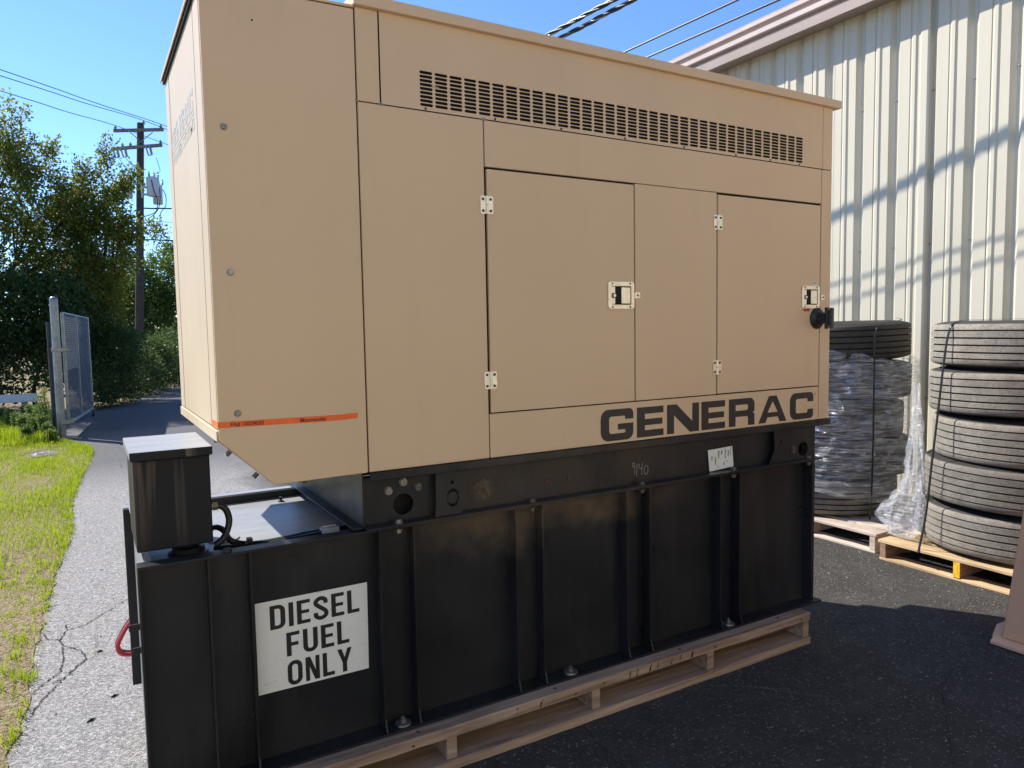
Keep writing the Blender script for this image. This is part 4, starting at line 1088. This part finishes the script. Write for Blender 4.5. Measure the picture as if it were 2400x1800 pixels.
# ================================================================== UTILITY POLE
up = empty('utility_pole', (1.92, 31, G), 'dark wooden utility pole with two crossarms and grey transformers', 'utility pole')
ptop = Vector((2.44, 31, 10.0)); pbot = Vector((1.90, 31, G))
obj('pole', MB().tube([tuple(pbot.lerp(ptop, t)) for t in (0, .3, .6, 1)], [.17, .16, .145, .13], 14), 'pole', up, smooth=True)
A1 = (Vector((1.50, 31.60, 9.70)), Vector((3.20, 30.56, 9.70))); A2 = (Vector((1.40, 31.72, 9.0)), Vector((3.08, 30.2, 9.0)))
def arm(a, b, h=.06):
    d = (b-a).normalized(); n = Vector((-d.y, d.x, 0))*.045; f = Vector((0, -.16, 0))
    vs = []
    for p in (a+f, b+f):
        vs += [tuple(p-n-Vector((0, 0, h))), tuple(p+n-Vector((0, 0, h))), tuple(p+n+Vector((0, 0, h))), tuple(p-n+Vector((0, 0, h)))]
    return MB().add(vs, [(0, 3, 2, 1), (4, 5, 6, 7), (0, 1, 5, 4), (1, 2, 6, 5), (2, 3, 7, 6), (3, 0, 4, 7)])
a1 = obj('crossarm', arm(*A1), 'arm', up); a2 = obj('crossarm', arm(*A2), 'arm', up)
def insul(p, parent, h=.16):
    mb = MB(); mb.lathe([(.015, -.06), (.015, 0), (.05, .01), (.055, .03), (.03, .045), (.06, .06), (.055, .085), (.025, .10), (.03, .13), (0, .15)], p, 12)
    return obj('insulator', mb, 'porcelain', parent, smooth=True)
for p in ((1.56, 31.42, 9.76), (3.12, 30.44, 9.76)): insul(p, a1)
insul((2.54, 30.84, 9.93), up)
for t in (.22, .38, .98): q = A2[0].lerp(A2[1], t); insul((q.x, q.y-.16, 9.06), a2)
mb = MB()
for (xa, za, xb, zb) in ((1.95, 9.65, 2.55, 9.1), (2.85, 9.65, 2.25, 9.1)): mb.tube([(xa, 30.83, za), (xb, 30.83, zb)], .018, 6)
split(obj('brace', mb, 'galv', up), 'brace')
for t in (.04, .20, .62, ):
    q = A2[0].lerp(A2[1], t) if t < .5 else A2[0].lerp(A2[1], .70)
    mb = MB(); x, y = q.x, q.y-.3
    mb.tube([(x-.05, y, 9.0), (x+.04, y, 8.62)], .03, 8); mb.tube([(x+.10, y, 9.02), (x+.16, y, 8.66)], .045, 8)
    mb.tube([(x-.05, y, 9.0), (x+.10, y, 9.02)], .02, 6); mb.tube([(x+.04, y, 8.62), (x+.16, y, 8.66)], .02, 6)
    obj('fuse_cutout', mb, 'porcelain', up, smooth=True)
def transformer(x, y, z0, z1, r):
    mb = MB(); mb.lathe([(0, z0), (r*.93, z0), (r*.96, z0+.03), (r, z0+.05), (r, z1-.06), (r*1.05, z1-.06), (r*1.05, z1-.02), (r*.6, z1+.02), (0, z1+.03)], (x, y, 0), 24)
    t = obj('transformer', mb, 'transformer', up, smooth=True)
    for dx in (-.12, .06, .2):
        b = MB(); b.lathe([(.03, z1), (.045, z1+.05), (.025, z1+.07), (.045, z1+.10), (.022, z1+.13), (.035, z1+.16), (.012, z1+.2), (0, z1+.27)], (x+dx, y-.05, 0), 8)
        obj('bushing', b, 'porcelain', t, smooth=True)
    return t
transformer(2.74, 30.7, 7.10, 7.84, .23); transformer(2.93, 31.1, 6.86, 7.64, .19); transformer(1.84, 31.1, 7.02, 7.70, .19)
split(obj('bracket', MB().box(2.30, 2.52, 30.72, 30.8, 7.40, 7.48).box(2.30, 2.52, 30.72, 30.8, 7.12, 7.20).box(2.3, 2.36, 30.7, 30.8, 7.0, 7.6), 'galv', up), 'bracket')
def wires(name, pts, r, parent, mat='wire', k=6): return obj(name, MB().tube([tuple(q) for q in crom(pts, k)], r, 6), mat, parent)
wires('drop_lead', [(1.62, 31.3, 8.62), (1.8, 31.2, 8.3), (2.05, 31, 8.05), (1.95, 31, 7.7)], .010, up)
wires('drop_lead', [(1.85, 31.2, 8.65), (2.0, 31.1, 8.4), (2.25, 30.9, 8.1)], .010, up)
wires('drop_lead', [(2.9, 30.5, 8.6), (3.0, 30.5, 8.2), (3.0, 30.5, 8.05), (2.88, 30.6, 8.0), (2.86, 30.6, 7.9)], .010, up)
wires('secondary_lead', [(2.68, 30.45, 7.7), (2.74, 30.42, 7.3), (2.86, 30.45, 6.9), (2.8, 30.5, 6.5), (2.6, 30.6, 6.35), (2.4, 30.8, 6.3)], .018, up)
wires('secondary_lead', [(2.92, 30.7, 7.7), (2.98, 30.6, 7.2), (2.92, 30.6, 6.7), (2.75, 30.7, 6.4), (2.5, 30.8, 6.2)], .018, up)
wires('secondary_lead', [(3.12, 31, 7.45), (3.22, 31, 7.2), (3.2, 31, 6.8), (3.0, 31, 6.5), (2.95, 31, 6.1)], .018, up)
wires('secondary_lead', [(2.35, 30.8, 6.4), (2.5, 30.8, 6.05), (2.75, 30.8, 5.9), (2.95, 30.9, 6.05)], .016, up)
# lines strung from pole
for (pa, pb, pc, lab) in (((3.12, 30.4, 9.90), (-1.62, 23.4, 9.11), (7.9, 37.5, 10.6), 'topmost power line running from the right insulator to the upper left'),
                          ((2.54, 30.8, 10.07), (-1.63, 23.4, 8.94), (7.3, 38, 10.7), 'middle power line running over the pole top'),
                          ((1.56, 31.4, 9.90), (-1.66, 23.4, 8.52), (6.2, 38.4, 10.5), 'lowest of the three power lines, from the left insulator')):
    pa, pb, pc = Vector(pa), Vector(pb), Vector(pc)
    far = pa+(pb-pa)*3.2
    pts = [pc, (pa+pc)/2-Vector((0, 0, .05)), pa, (pa+pb)/2-Vector((0, 0, .03)), pb, far]
    o = wires('power_line', pts, .0125, None); setp(o, lab, 'cable', 'power lines strung from the utility pole')
for pts, r, lab in (([(-6, 25, 5.2), (-2.07, 26, 4.91), (1.9, 30.9, 5.35), (2.4, 31, 5.4), (8, 36, 6.0)], .03, 'thick dark communication cable passing through the tree tops'),
                    ([(2.1, 31, 6.17), (3.39, 31, 6.15), (9, 31.5, 6.3)], .012, 'lower thin cable leaving the pole to the right'),
                    ([(2.3, 31, 6.65), (2.8, 31, 6.66), (3.38, 31, 6.70), (9, 31.5, 7.0)], .03, 'upper bundled cable leaving the pole to the right below the transformers')):
    o = wires('utility_cable', pts, r, None); setp(o, lab, 'cable', 'lower cables on the utility pole')

# ================================================================== GATE, POSTS, RAILS
gp = empty('gate_post', (-.335, 10.15, G), 'thick round galvanised gate post with domed cap', 'post')
obj('post_tube', MB().lathe([(.056, G-.02), (.054, 1.0), (.053, 2.04), (.056, 2.042), (.055, 2.06), (.045, 2.085), (.025, 2.10), (0, 2.105)], (-.335, 10.15, 0), 24), 'galv', gp, smooth=True)
ga = empty('gate', (-.07, 11.75, G), 'grey slatted chain link gate standing open beside the driveway', 'gate')
gA = Vector((-.245, 10.32, 0)); gB = Vector((.085, 13.2, 0)); gd = (gB-gA).normalized()
def gpnt(s, z): q = gA+(gB-gA)*s; return (q.x, q.y, z)
zb0, zt0 = .245, 1.875
for s in (0, 1): obj('frame_tube', MB().tube([gpnt(s, zb0), gpnt(s, zt0)], .024, 10), 'galv', ga, smooth=True)
obj('frame_tube', MB().tube([gpnt(0, zb0), gpnt(1, zb0-.03)], .024, 10), 'galv', ga, smooth=True)
obj('frame_tube', MB().tube([gpnt(0, zt0), gpnt(1, zt0-.02)], .018, 10), 'galv', ga, smooth=True)
obj('frame_tube', MB().tube([gpnt(.48, zb0), gpnt(.48, zt0)], .020, 10), 'galv', ga, smooth=True)
obj('brace_rod', MB().tube([gpnt(.48, 1.45), gpnt(.97, .30)], .016, 8), 'galv', ga, smooth=True)
nrm = Vector((gd.y, -gd.x, 0))
ns = 46
for i in range(ns):
    z0 = zb0+.03+(zt0-zb0-.05)*i/ns; z1 = z0+(zt0-zb0-.05)/ns*.78
    q0 = Vector(gpnt(.012, 0)); q1 = Vector(gpnt(.988, 0)); off = nrm*.004
    n_ = 10; vs = []; fs = []
    for k in range(n_+1):
        p = q0.lerp(q1, k/n_); o2 = nrm*(.006 if k % 2 else -.002)
        vs += [(p.x+o2.x, p.y+o2.y, z0), (p.x+o2.x+.004, p.y+o2.y, z1)]
        if k: fs.append((2*k-2, 2*k, 2*k+1, 2*k-1))
    obj('slat', MB().add(vs, fs), 'fabric' if i > ns*.47 else 'fabric_dark', ga)  # lower slats take the dark copy: shade put into the colour
mb = MB()
for fam in (1, -1):
    L = (gB-gA).length; H = zt0-zb0; k = -H
    while k < L:
        s0, z_0 = (k, 0) if k >= 0 else (0, -k); s1 = min(L, k+H); z_1 = s1-k
        if s1 > s0:
            a_ = gA+gd*s0+nrm*.012; b_ = gA+gd*s1+nrm*.012
            za, zb_ = (zb0+z_0, zb0+z_1) if fam > 0 else (zt0-z_0, zt0-z_1)
            mb.tube([(a_.x, a_.y, za), (b_.x, b_.y, zb_)], .0022, 3, False)
        k += .075
o = obj('chain_link_mesh', mb, 'galv', ga); o['kind'] = 'stuff'
obj('hinge_strap', MB().box(-.40, -.205, 10.08, 10.20, 1.315, 1.375).box(-.2045, -.185, 10.08, 10.36, 1.318, 1.372), 'galv', ga, .004)
obj('hinge_strap', MB().box(-.33, -.205, 10.08, 10.20, .27, .335).box(-.2045, -.175, 10.08, 10.36, .273, .332), 'galv', ga, .004)
obj('gate_wheel', MB().lathe([(0, -.02), (.05, -.02), (.06, -.01), (.06, .01), (.05, .02), (0, .02)], (.093, 13.22, G+.062), 16, 0), 'rubber', ga, smooth=True)
obj('wheel_fork', MB().box(.075, .112, 13.2, 13.24, G+.06, .23), 'galv', ga)
fp = obj('fence_post', MB().tube([(-.42, 10.42, G), (-.42, 10.42, 1.75)], .035, 12), 'fabric_dark', None, smooth=True)
setp(fp, 'thin dark fence post just behind the round gate post', 'post')
# white beam and concrete block
bm_ = empty('barrier_beam', (-2.2, 14.3, G), 'long white painted barrier beam lying low in front of the dark trees', 'barrier')
obj('beam', MB().box(-3.9, -.80, 14.0, 14.16, .335, .480), 'whitebeam', bm_, .008)
for x in (-3.4, -1.9, -1.0): obj('support', MB().box(x-.05, x+.05, 14.03, 14.13, G, .334), 'concrete', bm_)
obj('top_knob', MB().lathe([(.012, .48), (.012, .53), (.02, .54), (0, .56)], (-1.27, 14.05, 0), 8), 'galv', bm_)
cb_ = obj('concrete_block', MB().box(-2.1, -1.06, 13.0, 13.25, G, .20), 'concrete', None, .012); setp(cb_, 'low grey concrete kerb block half hidden in the weeds', 'kerb block')

# ================================================================== VEGETATION
def leaves(name, pos, dirs, nleaf, L, Wl, mat, parent, spread=.5, length=.45):
    """pos,dirs: sprig origins and directions; every leaf its own folded quad"""
    n = len(pos); N = n*nleaf
    P = np.repeat(pos, nleaf, 0); D = np.repeat(dirs, nleaf, 0)
    t = RNG.uniform(0, 1, N)[:, None]*length
    rnd = RNG.normal(0, 1, (N, 3)); rnd /= np.linalg.norm(rnd, axis=1)[:, None]
    C = P+D*t+rnd*RNG.uniform(.02, .09, N)[:, None]*spread*2
    ax = D*.5+rnd; ax /= np.linalg.norm(ax, axis=1)[:, None]
    r2 = RNG.normal(0, 1, (N, 3)); sd = np.cross(ax, r2); sd /= np.linalg.norm(sd, axis=1)[:, None]
    nn = np.cross(ax, sd)
    s = RNG.uniform(.6, 1.15, N)[:, None]
    v0 = C; v1 = C+ax*L*.45*s+sd*Wl*.5*s+nn*L*.08; v2 = C+ax*L*s; v3 = C+ax*L*.45*s-sd*Wl*.5*s+nn*L*.08
    V = np.stack([v0, v1, v2, v3], 1).reshape(-1, 3)
    me = bpy.data.meshes.new(name); me.vertices.add(N*4); me.vertices.foreach_set('co', V.ravel())
    me.loops.add(N*4); me.loops.foreach_set('vertex_index', np.arange(N*4, dtype=np.int32)); me.polygons.add(N)
    me.polygons.foreach_set('loop_start', np.arange(0, N*4, 4, dtype=np.int32)); me.polygons.foreach_set('loop_total', np.full(N, 4, dtype=np.int32))
    me.update(); me.materials.append(MAT[mat])
    o = bpy.data.objects.new(name, me); COL.objects.link(o)
    if parent: attach(o, parent)
    return o
def sprigs_in_blobs(blobs, total, shell=.55, up=.5):
    vol = np.array([b[1][0]*b[1][1]*b[1][2] for b in blobs])**.66; cnt = (vol/vol.sum()*total).astype(int)
    Ps, Ds = [], []
    for (c, r), k in zip(blobs, cnt):
        d = RNG.normal(0, 1, (k, 3)); d /= np.linalg.norm(d, axis=1)[:, None]
        rad = RNG.uniform(shell, 1, k)**.6
        # clumping
        ph = RNG.uniform(0, 6.28, 3); cl = np.sin(d[:, 0]*5+ph[0])+np.sin(d[:, 1]*6+ph[1])+np.sin(d[:, 2]*6+ph[2])
        keep = cl > RNG.uniform(-2.6, .6, k)
        d = d[keep]; rad = rad[keep]; p = np.array(c)+d*rad[:, None]*np.array(r)*(1+.10*cl[keep][:, None])
        dd = d+np.array([0, 0, up])+RNG.normal(0, .35, d.shape); dd /= np.linalg.norm(dd, axis=1)[:, None]
        Ps.append(p); Ds.append(dd)
    return np.concatenate(Ps), np.concatenate(Ds)
def tree(name, base, trunk_h, blobs, n, label, cat='tree', mat='leaf', L=.09, Wl=.055, nleaf=9, r0=.12, extra=None, group=None, shell=.45, length=.45):
    e = empty(name, base, label, cat, group); b = Vector(base)
    mb = MB(); top = b+Vector((random.uniform(-.2, .2), 0, trunk_h))
    mb.tube([tuple(q) for q in crom([b, b.lerp(top, .5)+Vector((random.uniform(-.1, .1), 0, 0)), top], 4)], [r0*(1-.45*i/8) for i in range(9)], 9)
    obj('trunk', mb, 'bark', e, smooth=True)
    mb = MB()
    for (c, r) in blobs:
        c = Vector(c); st = b.lerp(top, random.uniform(.45, 1))
        mid = st.lerp(c, .5)+Vector((random.uniform(-.2, .2), random.uniform(-.2, .2), random.uniform(.0, .35)))
        pth = crom([st, mid, c], 4); mb.tube([tuple(q) for q in pth], [r0*.42*(1-.75*i/8) for i in range(9)], 6)
        for k in range(5):
            d = Vector((random.uniform(-1, 1)*r[0], random.uniform(-1, 1)*r[1], random.uniform(-.3, 1)*r[2]))
            s_ = pth[random.randint(3, 8)]; mb.tube([tuple(s_), tuple(s_.lerp(c+d, .55)+Vector((0, 0, .08))), tuple(c+d*.95)], [r0*.16, r0*.09, r0*.03], 5)
    obj('branches', mb, 'bark', e, smooth=True)
    P, D = sprigs_in_blobs(blobs, n, shell)
    if extra is not None:
        P = np.concatenate([P, extra[0]]); D = np.concatenate([D, extra[1]])
    leaves('crown', P, D, nleaf+2, L*1.08, Wl*1.05, mat, e, .55, length)
    return e
def sprays(path, n, spread=.12):
    """leafy shoots along a 3-D path"""
    P = crom(path, 8); q = np.array([tuple(P[random.randint(0, len(P)-1)]) for _ in range(n)])+RNG.normal(0, spread, (n, 3))
    d = RNG.normal(0, .5, (n, 3))+np.array([0.1, 0, .8]); d /= np.linalg.norm(d, axis=1)[:, None]
    return q, d
def cat_sprays(lst):
    a_ = [sprays(*x) for x in lst]; return np.concatenate([x[0] for x in a_]), np.concatenate([x[1] for x in a_])
# big left tree
tree('tree', (-1.7, 16.4, G), 3.4, [((-1.5, 16, 4.6), (.8, .8, .8)), ((-.75, 15.9, 4.2), (.62, .7, .75)), ((-.35, 16.1, 3.3), (.6, .8, .8)), ((-1.3, 16.2, 3.3), (.9, .9, .9)), ((-2.5, 16.3, 4.3), (1, 1, 1.2)),
      ((.0, 16, 4.15), (.3, .45, .38)), ((-.95, 15.8, 5.15), (.32, .4, .42)), ((-3.4, 16.6, 3.6), (1.1, 1, 1.1))], 4300,
     'tall autumn tinged tree at the left edge, its top against the sky', extra=cat_sprays([([(-1.1, 16, 5.0), (-1.0, 16, 5.5), (-.93, 16, 6.15)], 70, .07), ([(-1.5, 16, 5.2), (-1.35, 16, 5.6), (-1.3, 16, 5.9)], 60, .1), ([(-.6, 16, 4.7), (-.5, 16, 5.1), (-.42, 16, 5.35)], 60, .08), ([(-.3, 16, 4.3), (-.25, 16, 4.6), (-.2, 16, 4.95)], 40, .06)]), L=.075, Wl=.045, nleaf=9, length=.30)
tree('tree', (.35, 16.6, G), 2.8, [((.05, 16.3, 4.15), (.42, .5, .42)), ((.55, 16.2, 4.2), (.42, .5, .40)), ((.42, 16.5, 3.4), (.55, .8, .6)), ((-.2, 16.5, 2.7), (.8, .9, .6)), ((.85, 16.3, 3.85), (.26, .4, .25)), ((.3, 16.6, 2.5), (.5, .8, .5)), ((.1, 16.2, 1.8), (.6, .7, .6))], 3600,
     'spreading tree in front of the utility pole with a branch reaching past its crossarms',
     extra=cat_sprays([([(.25, 16.2, 4.3), (.42, 16, 4.75), (.62, 15.9, 5.2), (.72, 15.9, 5.48)], 75, .06), ([(.7, 16.1, 4.3), (.85, 16, 4.6), (1.0, 15.9, 4.85)], 70, .07), ([(.9, 16.1, 4.5), (1.1, 16, 4.85), (1.22, 16, 5.0)], 40, .06), ([(.2, 16.2, 4.5), (.15, 16, 4.85), (.14, 16, 5.05)], 45, .06), ([(1.1, 16.2, 3.6), (1.4, 16.1, 3.85), (1.62, 16, 3.75)], 60, .1)]), L=.075, Wl=.045, length=.28)
tree('tree', (3.6, 34.5, G), 3.4, [((3.5, 34, 4.2), (.9, 1, 1.3)), ((2.5, 34, 3.4), (1.0, 1, .9)), ((3.2, 34.2, 2.5), (1.2, 1, 1)), ((1.6, 33.8, 3.9), (.9, 1, .9)), ((4.6, 34.5, 4.6), (1.2, 1.2, 1.4)), ((2.2, 34, 2.0), (1.2, 1, .9)), ((.9, 34, 2.9), (.9, 1, 1))], 4200,
     'light green tree behind the utility pole beside the generator, sky showing through', mat='leaf_b', L=.12, Wl=.075, length=.5)
tree('tree', (-4.6, 18.5, G), 3, [((-4.4, 18, 4.4), (1.3, 1.2, 1.4)), ((-5.8, 18.4, 3.8), (1.4, 1.3, 1.5)), ((-3.6, 18.4, 2.8), (1.1, 1, 1))], 1500, 'tree further left beyond the verge, outside the first tree', L=.10, Wl=.065)
# darker undergrowth
tree('shrub', (-.9, 15.4, G), .9, [((-1.6, 15.4, 2.0), (.9, .7, .9)), ((-.7, 15.2, 1.9), (.8, .6, .9)), ((-2.7, 15.6, 1.8), (1, .8, 1)), ((-1.2, 15.1, 1.0), (1.2, .5, .6)), ((-.2, 15.5, 1.35), (.55, .5, .8))], 3900, 'dense dark shrub mass behind the white beam', 'shrub', 'leaf_dark', .085, .05, 9, .05, length=.3)
tree('shrub', (.55, 16.0, G), .5, [((.45, 15.3, .75), (.4, .5, .55)), ((.85, 16.4, .85), (.5, .5, .55)), ((.5, 15.8, 1.3), (.45, .5, .5)), ((.22, 14.9, .5), (.24, .4, .35))], 2300, 'feathery dark shrub spilling beside the far end of the gate', 'shrub', 'leaf_dark', .075, .028, 9, .03, length=.26)
tree('shrub', (1.35, 18.4, G), .5, [((1.15, 17.9, .55), (.42, .5, .45)), ((1.85, 19.9, .7), (.55, .6, .55)), ((1.5, 19.2, .9), (.4, .6, .4))], 1700, 'rounded shrub at the bend of the driveway', 'shrub', 'leaf_dark', .075, .035, 9, .03, length=.26)
tree('shrub', (2.3, 22.2, G), .5, [((2.1, 21.8, .8), (.6, .6, .7)), ((2.9, 23, 1.1), (.7, .6, .8)), ((3.7, 23.6, 1.0), (.8, .6, .8))], 1600, 'dark shrub farthest along the driveway edge by the generator', 'shrub', 'leaf_dark', .09, .05, 8, .03, length=.3)
# the wood behind, one mass
wb = []
for i in range(30):
    x = -16+i*1.15; wb.append(((x, 36+random.uniform(-1.5, 2.5), random.uniform(1.2, 1.9)), (1.4, 1.2, 1.5)))
    if i % 2: wb.append(((x+.5, 38, 2.9+random.uniform(-.5, .5)), (1.3, 1.2, 1.0)))
P, D = sprigs_in_blobs([b for b in wb], 7600, .3)
o = leaves('woodland', P, D, 9, .19, .12, 'leaf_dark', None, 1.3, .5); setp(o, 'dark woodland closing off the view behind the nearer trees', kind='stuff')

# tall weeds by the gate post
def weed(loc, h, n, label, mat='weed', flower=False):
    e = empty('weed', loc, label, 'plant', 'weeds growing round the gate post'); b = Vector(loc); tips = []
    mb = MB(); Ps = []; Ds = []
    for k in range(n):
        an = random.uniform(0, 2*PI); lean = random.uniform(.03, .22)*h; hh = h*random.uniform(.6, 1)
        tp_ = b+Vector((math.cos(an)*lean, math.sin(an)*lean, hh)); md = b.lerp(tp_, .5)+Vector((0, 0, .03))
        pt = crom([b+Vector((random.uniform(-.05, .05), random.uniform(-.05, .05), 0)), md, tp_], 6); mb.tube([tuple(q) for q in pt], [.004]*len(pt), 4)
        for q in pt[2:]:
            for _ in range(3):
                Ps.append(tuple(q)); d = Vector((random.uniform(-1, 1), random.uniform(-1, 1), .5)).normalized(); Ds.append(tuple(d))
        tips.append(tp_)
    obj('stem', mb, 'weed', e); leaves('foliage', np.array(Ps), np.array(Ds), 4, .045, .015, mat, e, .2, .04)
    if flower:
        mb = MB()
        for q in sorted(tips, key=lambda v: -v.z)[:2]:
            for _ in range(14):
                c = q+Vector((random.uniform(-.03, .03), random.uniform(-.03, .03), random.uniform(-.02, .04)))
                mb.add([tuple(c+Vector((random.uniform(-.02, .02), random.uniform(-.02, .02), random.uniform(-.02, .02)))) for _ in range(3)], [(0, 1, 2)])
        obj('flower_head', mb, 'flower', e)
    return e
weed((-.50, 10.7, G), .72, 8, 'tallest weed beside the gate post with a yellow flower head', flower=True)
wl = [(-.62, 11.2, .85), (-.75, 11.7, .7), (-.55, 10.3, .6), (-.68, 10.5, .55), (-.85, 11.0, .55), (-.98, 11.6, .5), (-.5, 9.95, .42), (-.75, 10.0, .38), (-1.1, 12.2, .5), (-.9, 12.4, .55), (-.45, 9.7, .3), (-1.3, 12.9, .5)]
for i, (x, y, h) in enumerate(wl):
    weed((x, y, G), h*.55, 7, ['leafy weed behind the gate post next to the tallest one', 'leafy weed left of the gate post at the foot of the dark trees', 'mid height weed close in front of the gate post', 'mid height weed one step left of the gate post', 'bushy weed in the middle of the weed patch', 'bushy weed at the back of the weed patch', 'low weed touching the foot of the gate post', 'low weed in the bright grass left of the post', 'weed in front of the white beam', 'weed just below the end of the white beam', 'lowest weed at the corner where the grass meets the driveway', 'weed beside the concrete kerb block'][i])
# grass
def grass(name, n, region, hr, wr, mat, label, dens=None, lean=.5, grown=True):
    X, Y = region(n)
    if dens is not None:
        k = dens(X, Y) > RNG.uniform(0, 1, len(X)); X, Y = X[k], Y[k]
    N = len(X); H = RNG.uniform(*hr, N)*(1+.5*np.sin(X*5+1)*np.sin(Y*3.1)); Wd = RNG.uniform(*wr, N); A = RNG.uniform(0, 2*PI, N)
    B = RNG.uniform(0, 2*PI, N); ln = RNG.uniform(.1, 1, N)*lean*H
    ca, sa = np.cos(A)*Wd, np.sin(A)*Wd; lx, ly = np.cos(B)*ln, np.sin(B)*ln
    z0 = np.full(N, G+.004)
    V = np.stack([np.stack([X-ca, Y-sa, z0], 1), np.stack([X+ca, Y+sa, z0], 1), np.stack([X+ca*.7+lx*.35, Y+sa*.7+ly*.35, z0+H*.6], 1), np.stack([X-ca*.7+lx*.35, Y-sa*.7+ly*.35, z0+H*.6], 1), np.stack([X+lx, Y+ly, z0+H*.93], 1)], 1).reshape(-1, 3)
    i0 = np.arange(N, dtype=np.int32)*5
    loops = np.stack([i0, i0+1, i0+2, i0+3, i0+3, i0+2, i0+4], 1).ravel()
    me = bpy.data.meshes.new(name); me.vertices.add(N*5); me.vertices.foreach_set('co', V.ravel()); me.loops.add(N*7); me.loops.foreach_set('vertex_index', loops)
    me.polygons.add(N*2); st = np.stack([np.arange(N)*7, np.arange(N)*7+4], 1).ravel().astype(np.int32); me.polygons.foreach_set('loop_start', st)
    me.polygons.foreach_set('loop_total', np.tile([4, 3], N).astype(np.int32)); me.update(); me.materials.append(MAT[mat])
    o = bpy.data.objects.new(name, me); COL.objects.link(o); setp(o, label, kind='stuff'); return o
ex = np.vectorize(edge_x)
def reg(xw, y0, y1):
    def f(n):
        Y = RNG.uniform(y0, y1, n); X = ex(Y)-np.abs(RNG.uniform(-.02, 1, n))**1.3*xw+RNG.normal(0, .012, n); return X, Y
    return f
def tuft(X, Y):
    a_ = .5+.5*np.sin(X*23+3*np.sin(Y*9))*np.sin(Y*13+2*np.sin(X*17)); far = np.clip((Y-2.0)/2.2, 0, 1)*(.62+.38*np.sin(X*7+2)*np.sin(Y*2.3))
    return np.clip(a_**2*1.2*(1-far)+far, .05, 1)*np.clip(.35+far*.65+.5*(a_ > .6), 0, 1)
grass('grass', 62000, reg(1.3, .3, 10.5), (.018, .055), (.0016, .0032), 'grass', 'bright yellow green grass along the driveway edge', tuft)
grass('grass', 15000, reg(1.9, 9.6, 14), (.05, .16), (.003, .006), 'grass', 'long grass round the gate post and the kerb block', lambda X, Y: (X < -.40).astype(float))
grass('grass', 9000, lambda n: (RNG.uniform(-7, -1.2, n), RNG.uniform(0, 13.5, n)), (.03, .09), (.003, .006), 'grass', 'lawn further left of the verge')
grass('straw', 17000, reg(.9, .3, 8.5), (.005, .014), (.0011, .0022), 'straw', 'dry straw and thatch at the edge of the asphalt', None, 4.5)
# litter
mb = MB(); from mathutils import noise as mn
vs = []; fs = []
for i in range(15):
    for j in range(6):
        u = i/14; x = -.63+u*.27; y = 8.33+u*.17+(j-2.5)*.022*(1-abs(u-.4)); z = G+.03+.035*abs(mn.noise((i*.9, j*1.1, 2)))*(1-abs(u-.4))+.01*(j % 2)
        vs.append((x, y, z))
for i in range(14):
    for j in range(5): a_ = i*6+j; fs.append((a_, a_+6, a_+7, a_+1))
o = obj('plastic_rag', mb.add(vs, fs), 'plastic_white', None, smooth=True); setp(o, 'crumpled white plastic rag lying on the bright grass', 'litter')
for (x, y, an, l, lab) in ((.02, 1.10, .3, .03, 'small dark twig on the grey asphalt nearest the tank'), (-.065, .93, .5, .035, 'dark bark scrap on the grey asphalt at the bottom edge'), (-.02, 1.62, .1, .025, 'small bark scrap above the twig on the asphalt')):
    o = obj('twig', MB().tube([(x, y, G+.003), (x+l*math.cos(an)*.5, y+l*math.sin(an)*.5+.004, G+.005), (x+l*math.cos(an), y+l*math.sin(an), G+.003)], [.002, .005, .0015], 6), 'twig', None); setp(o, lab, 'twig')
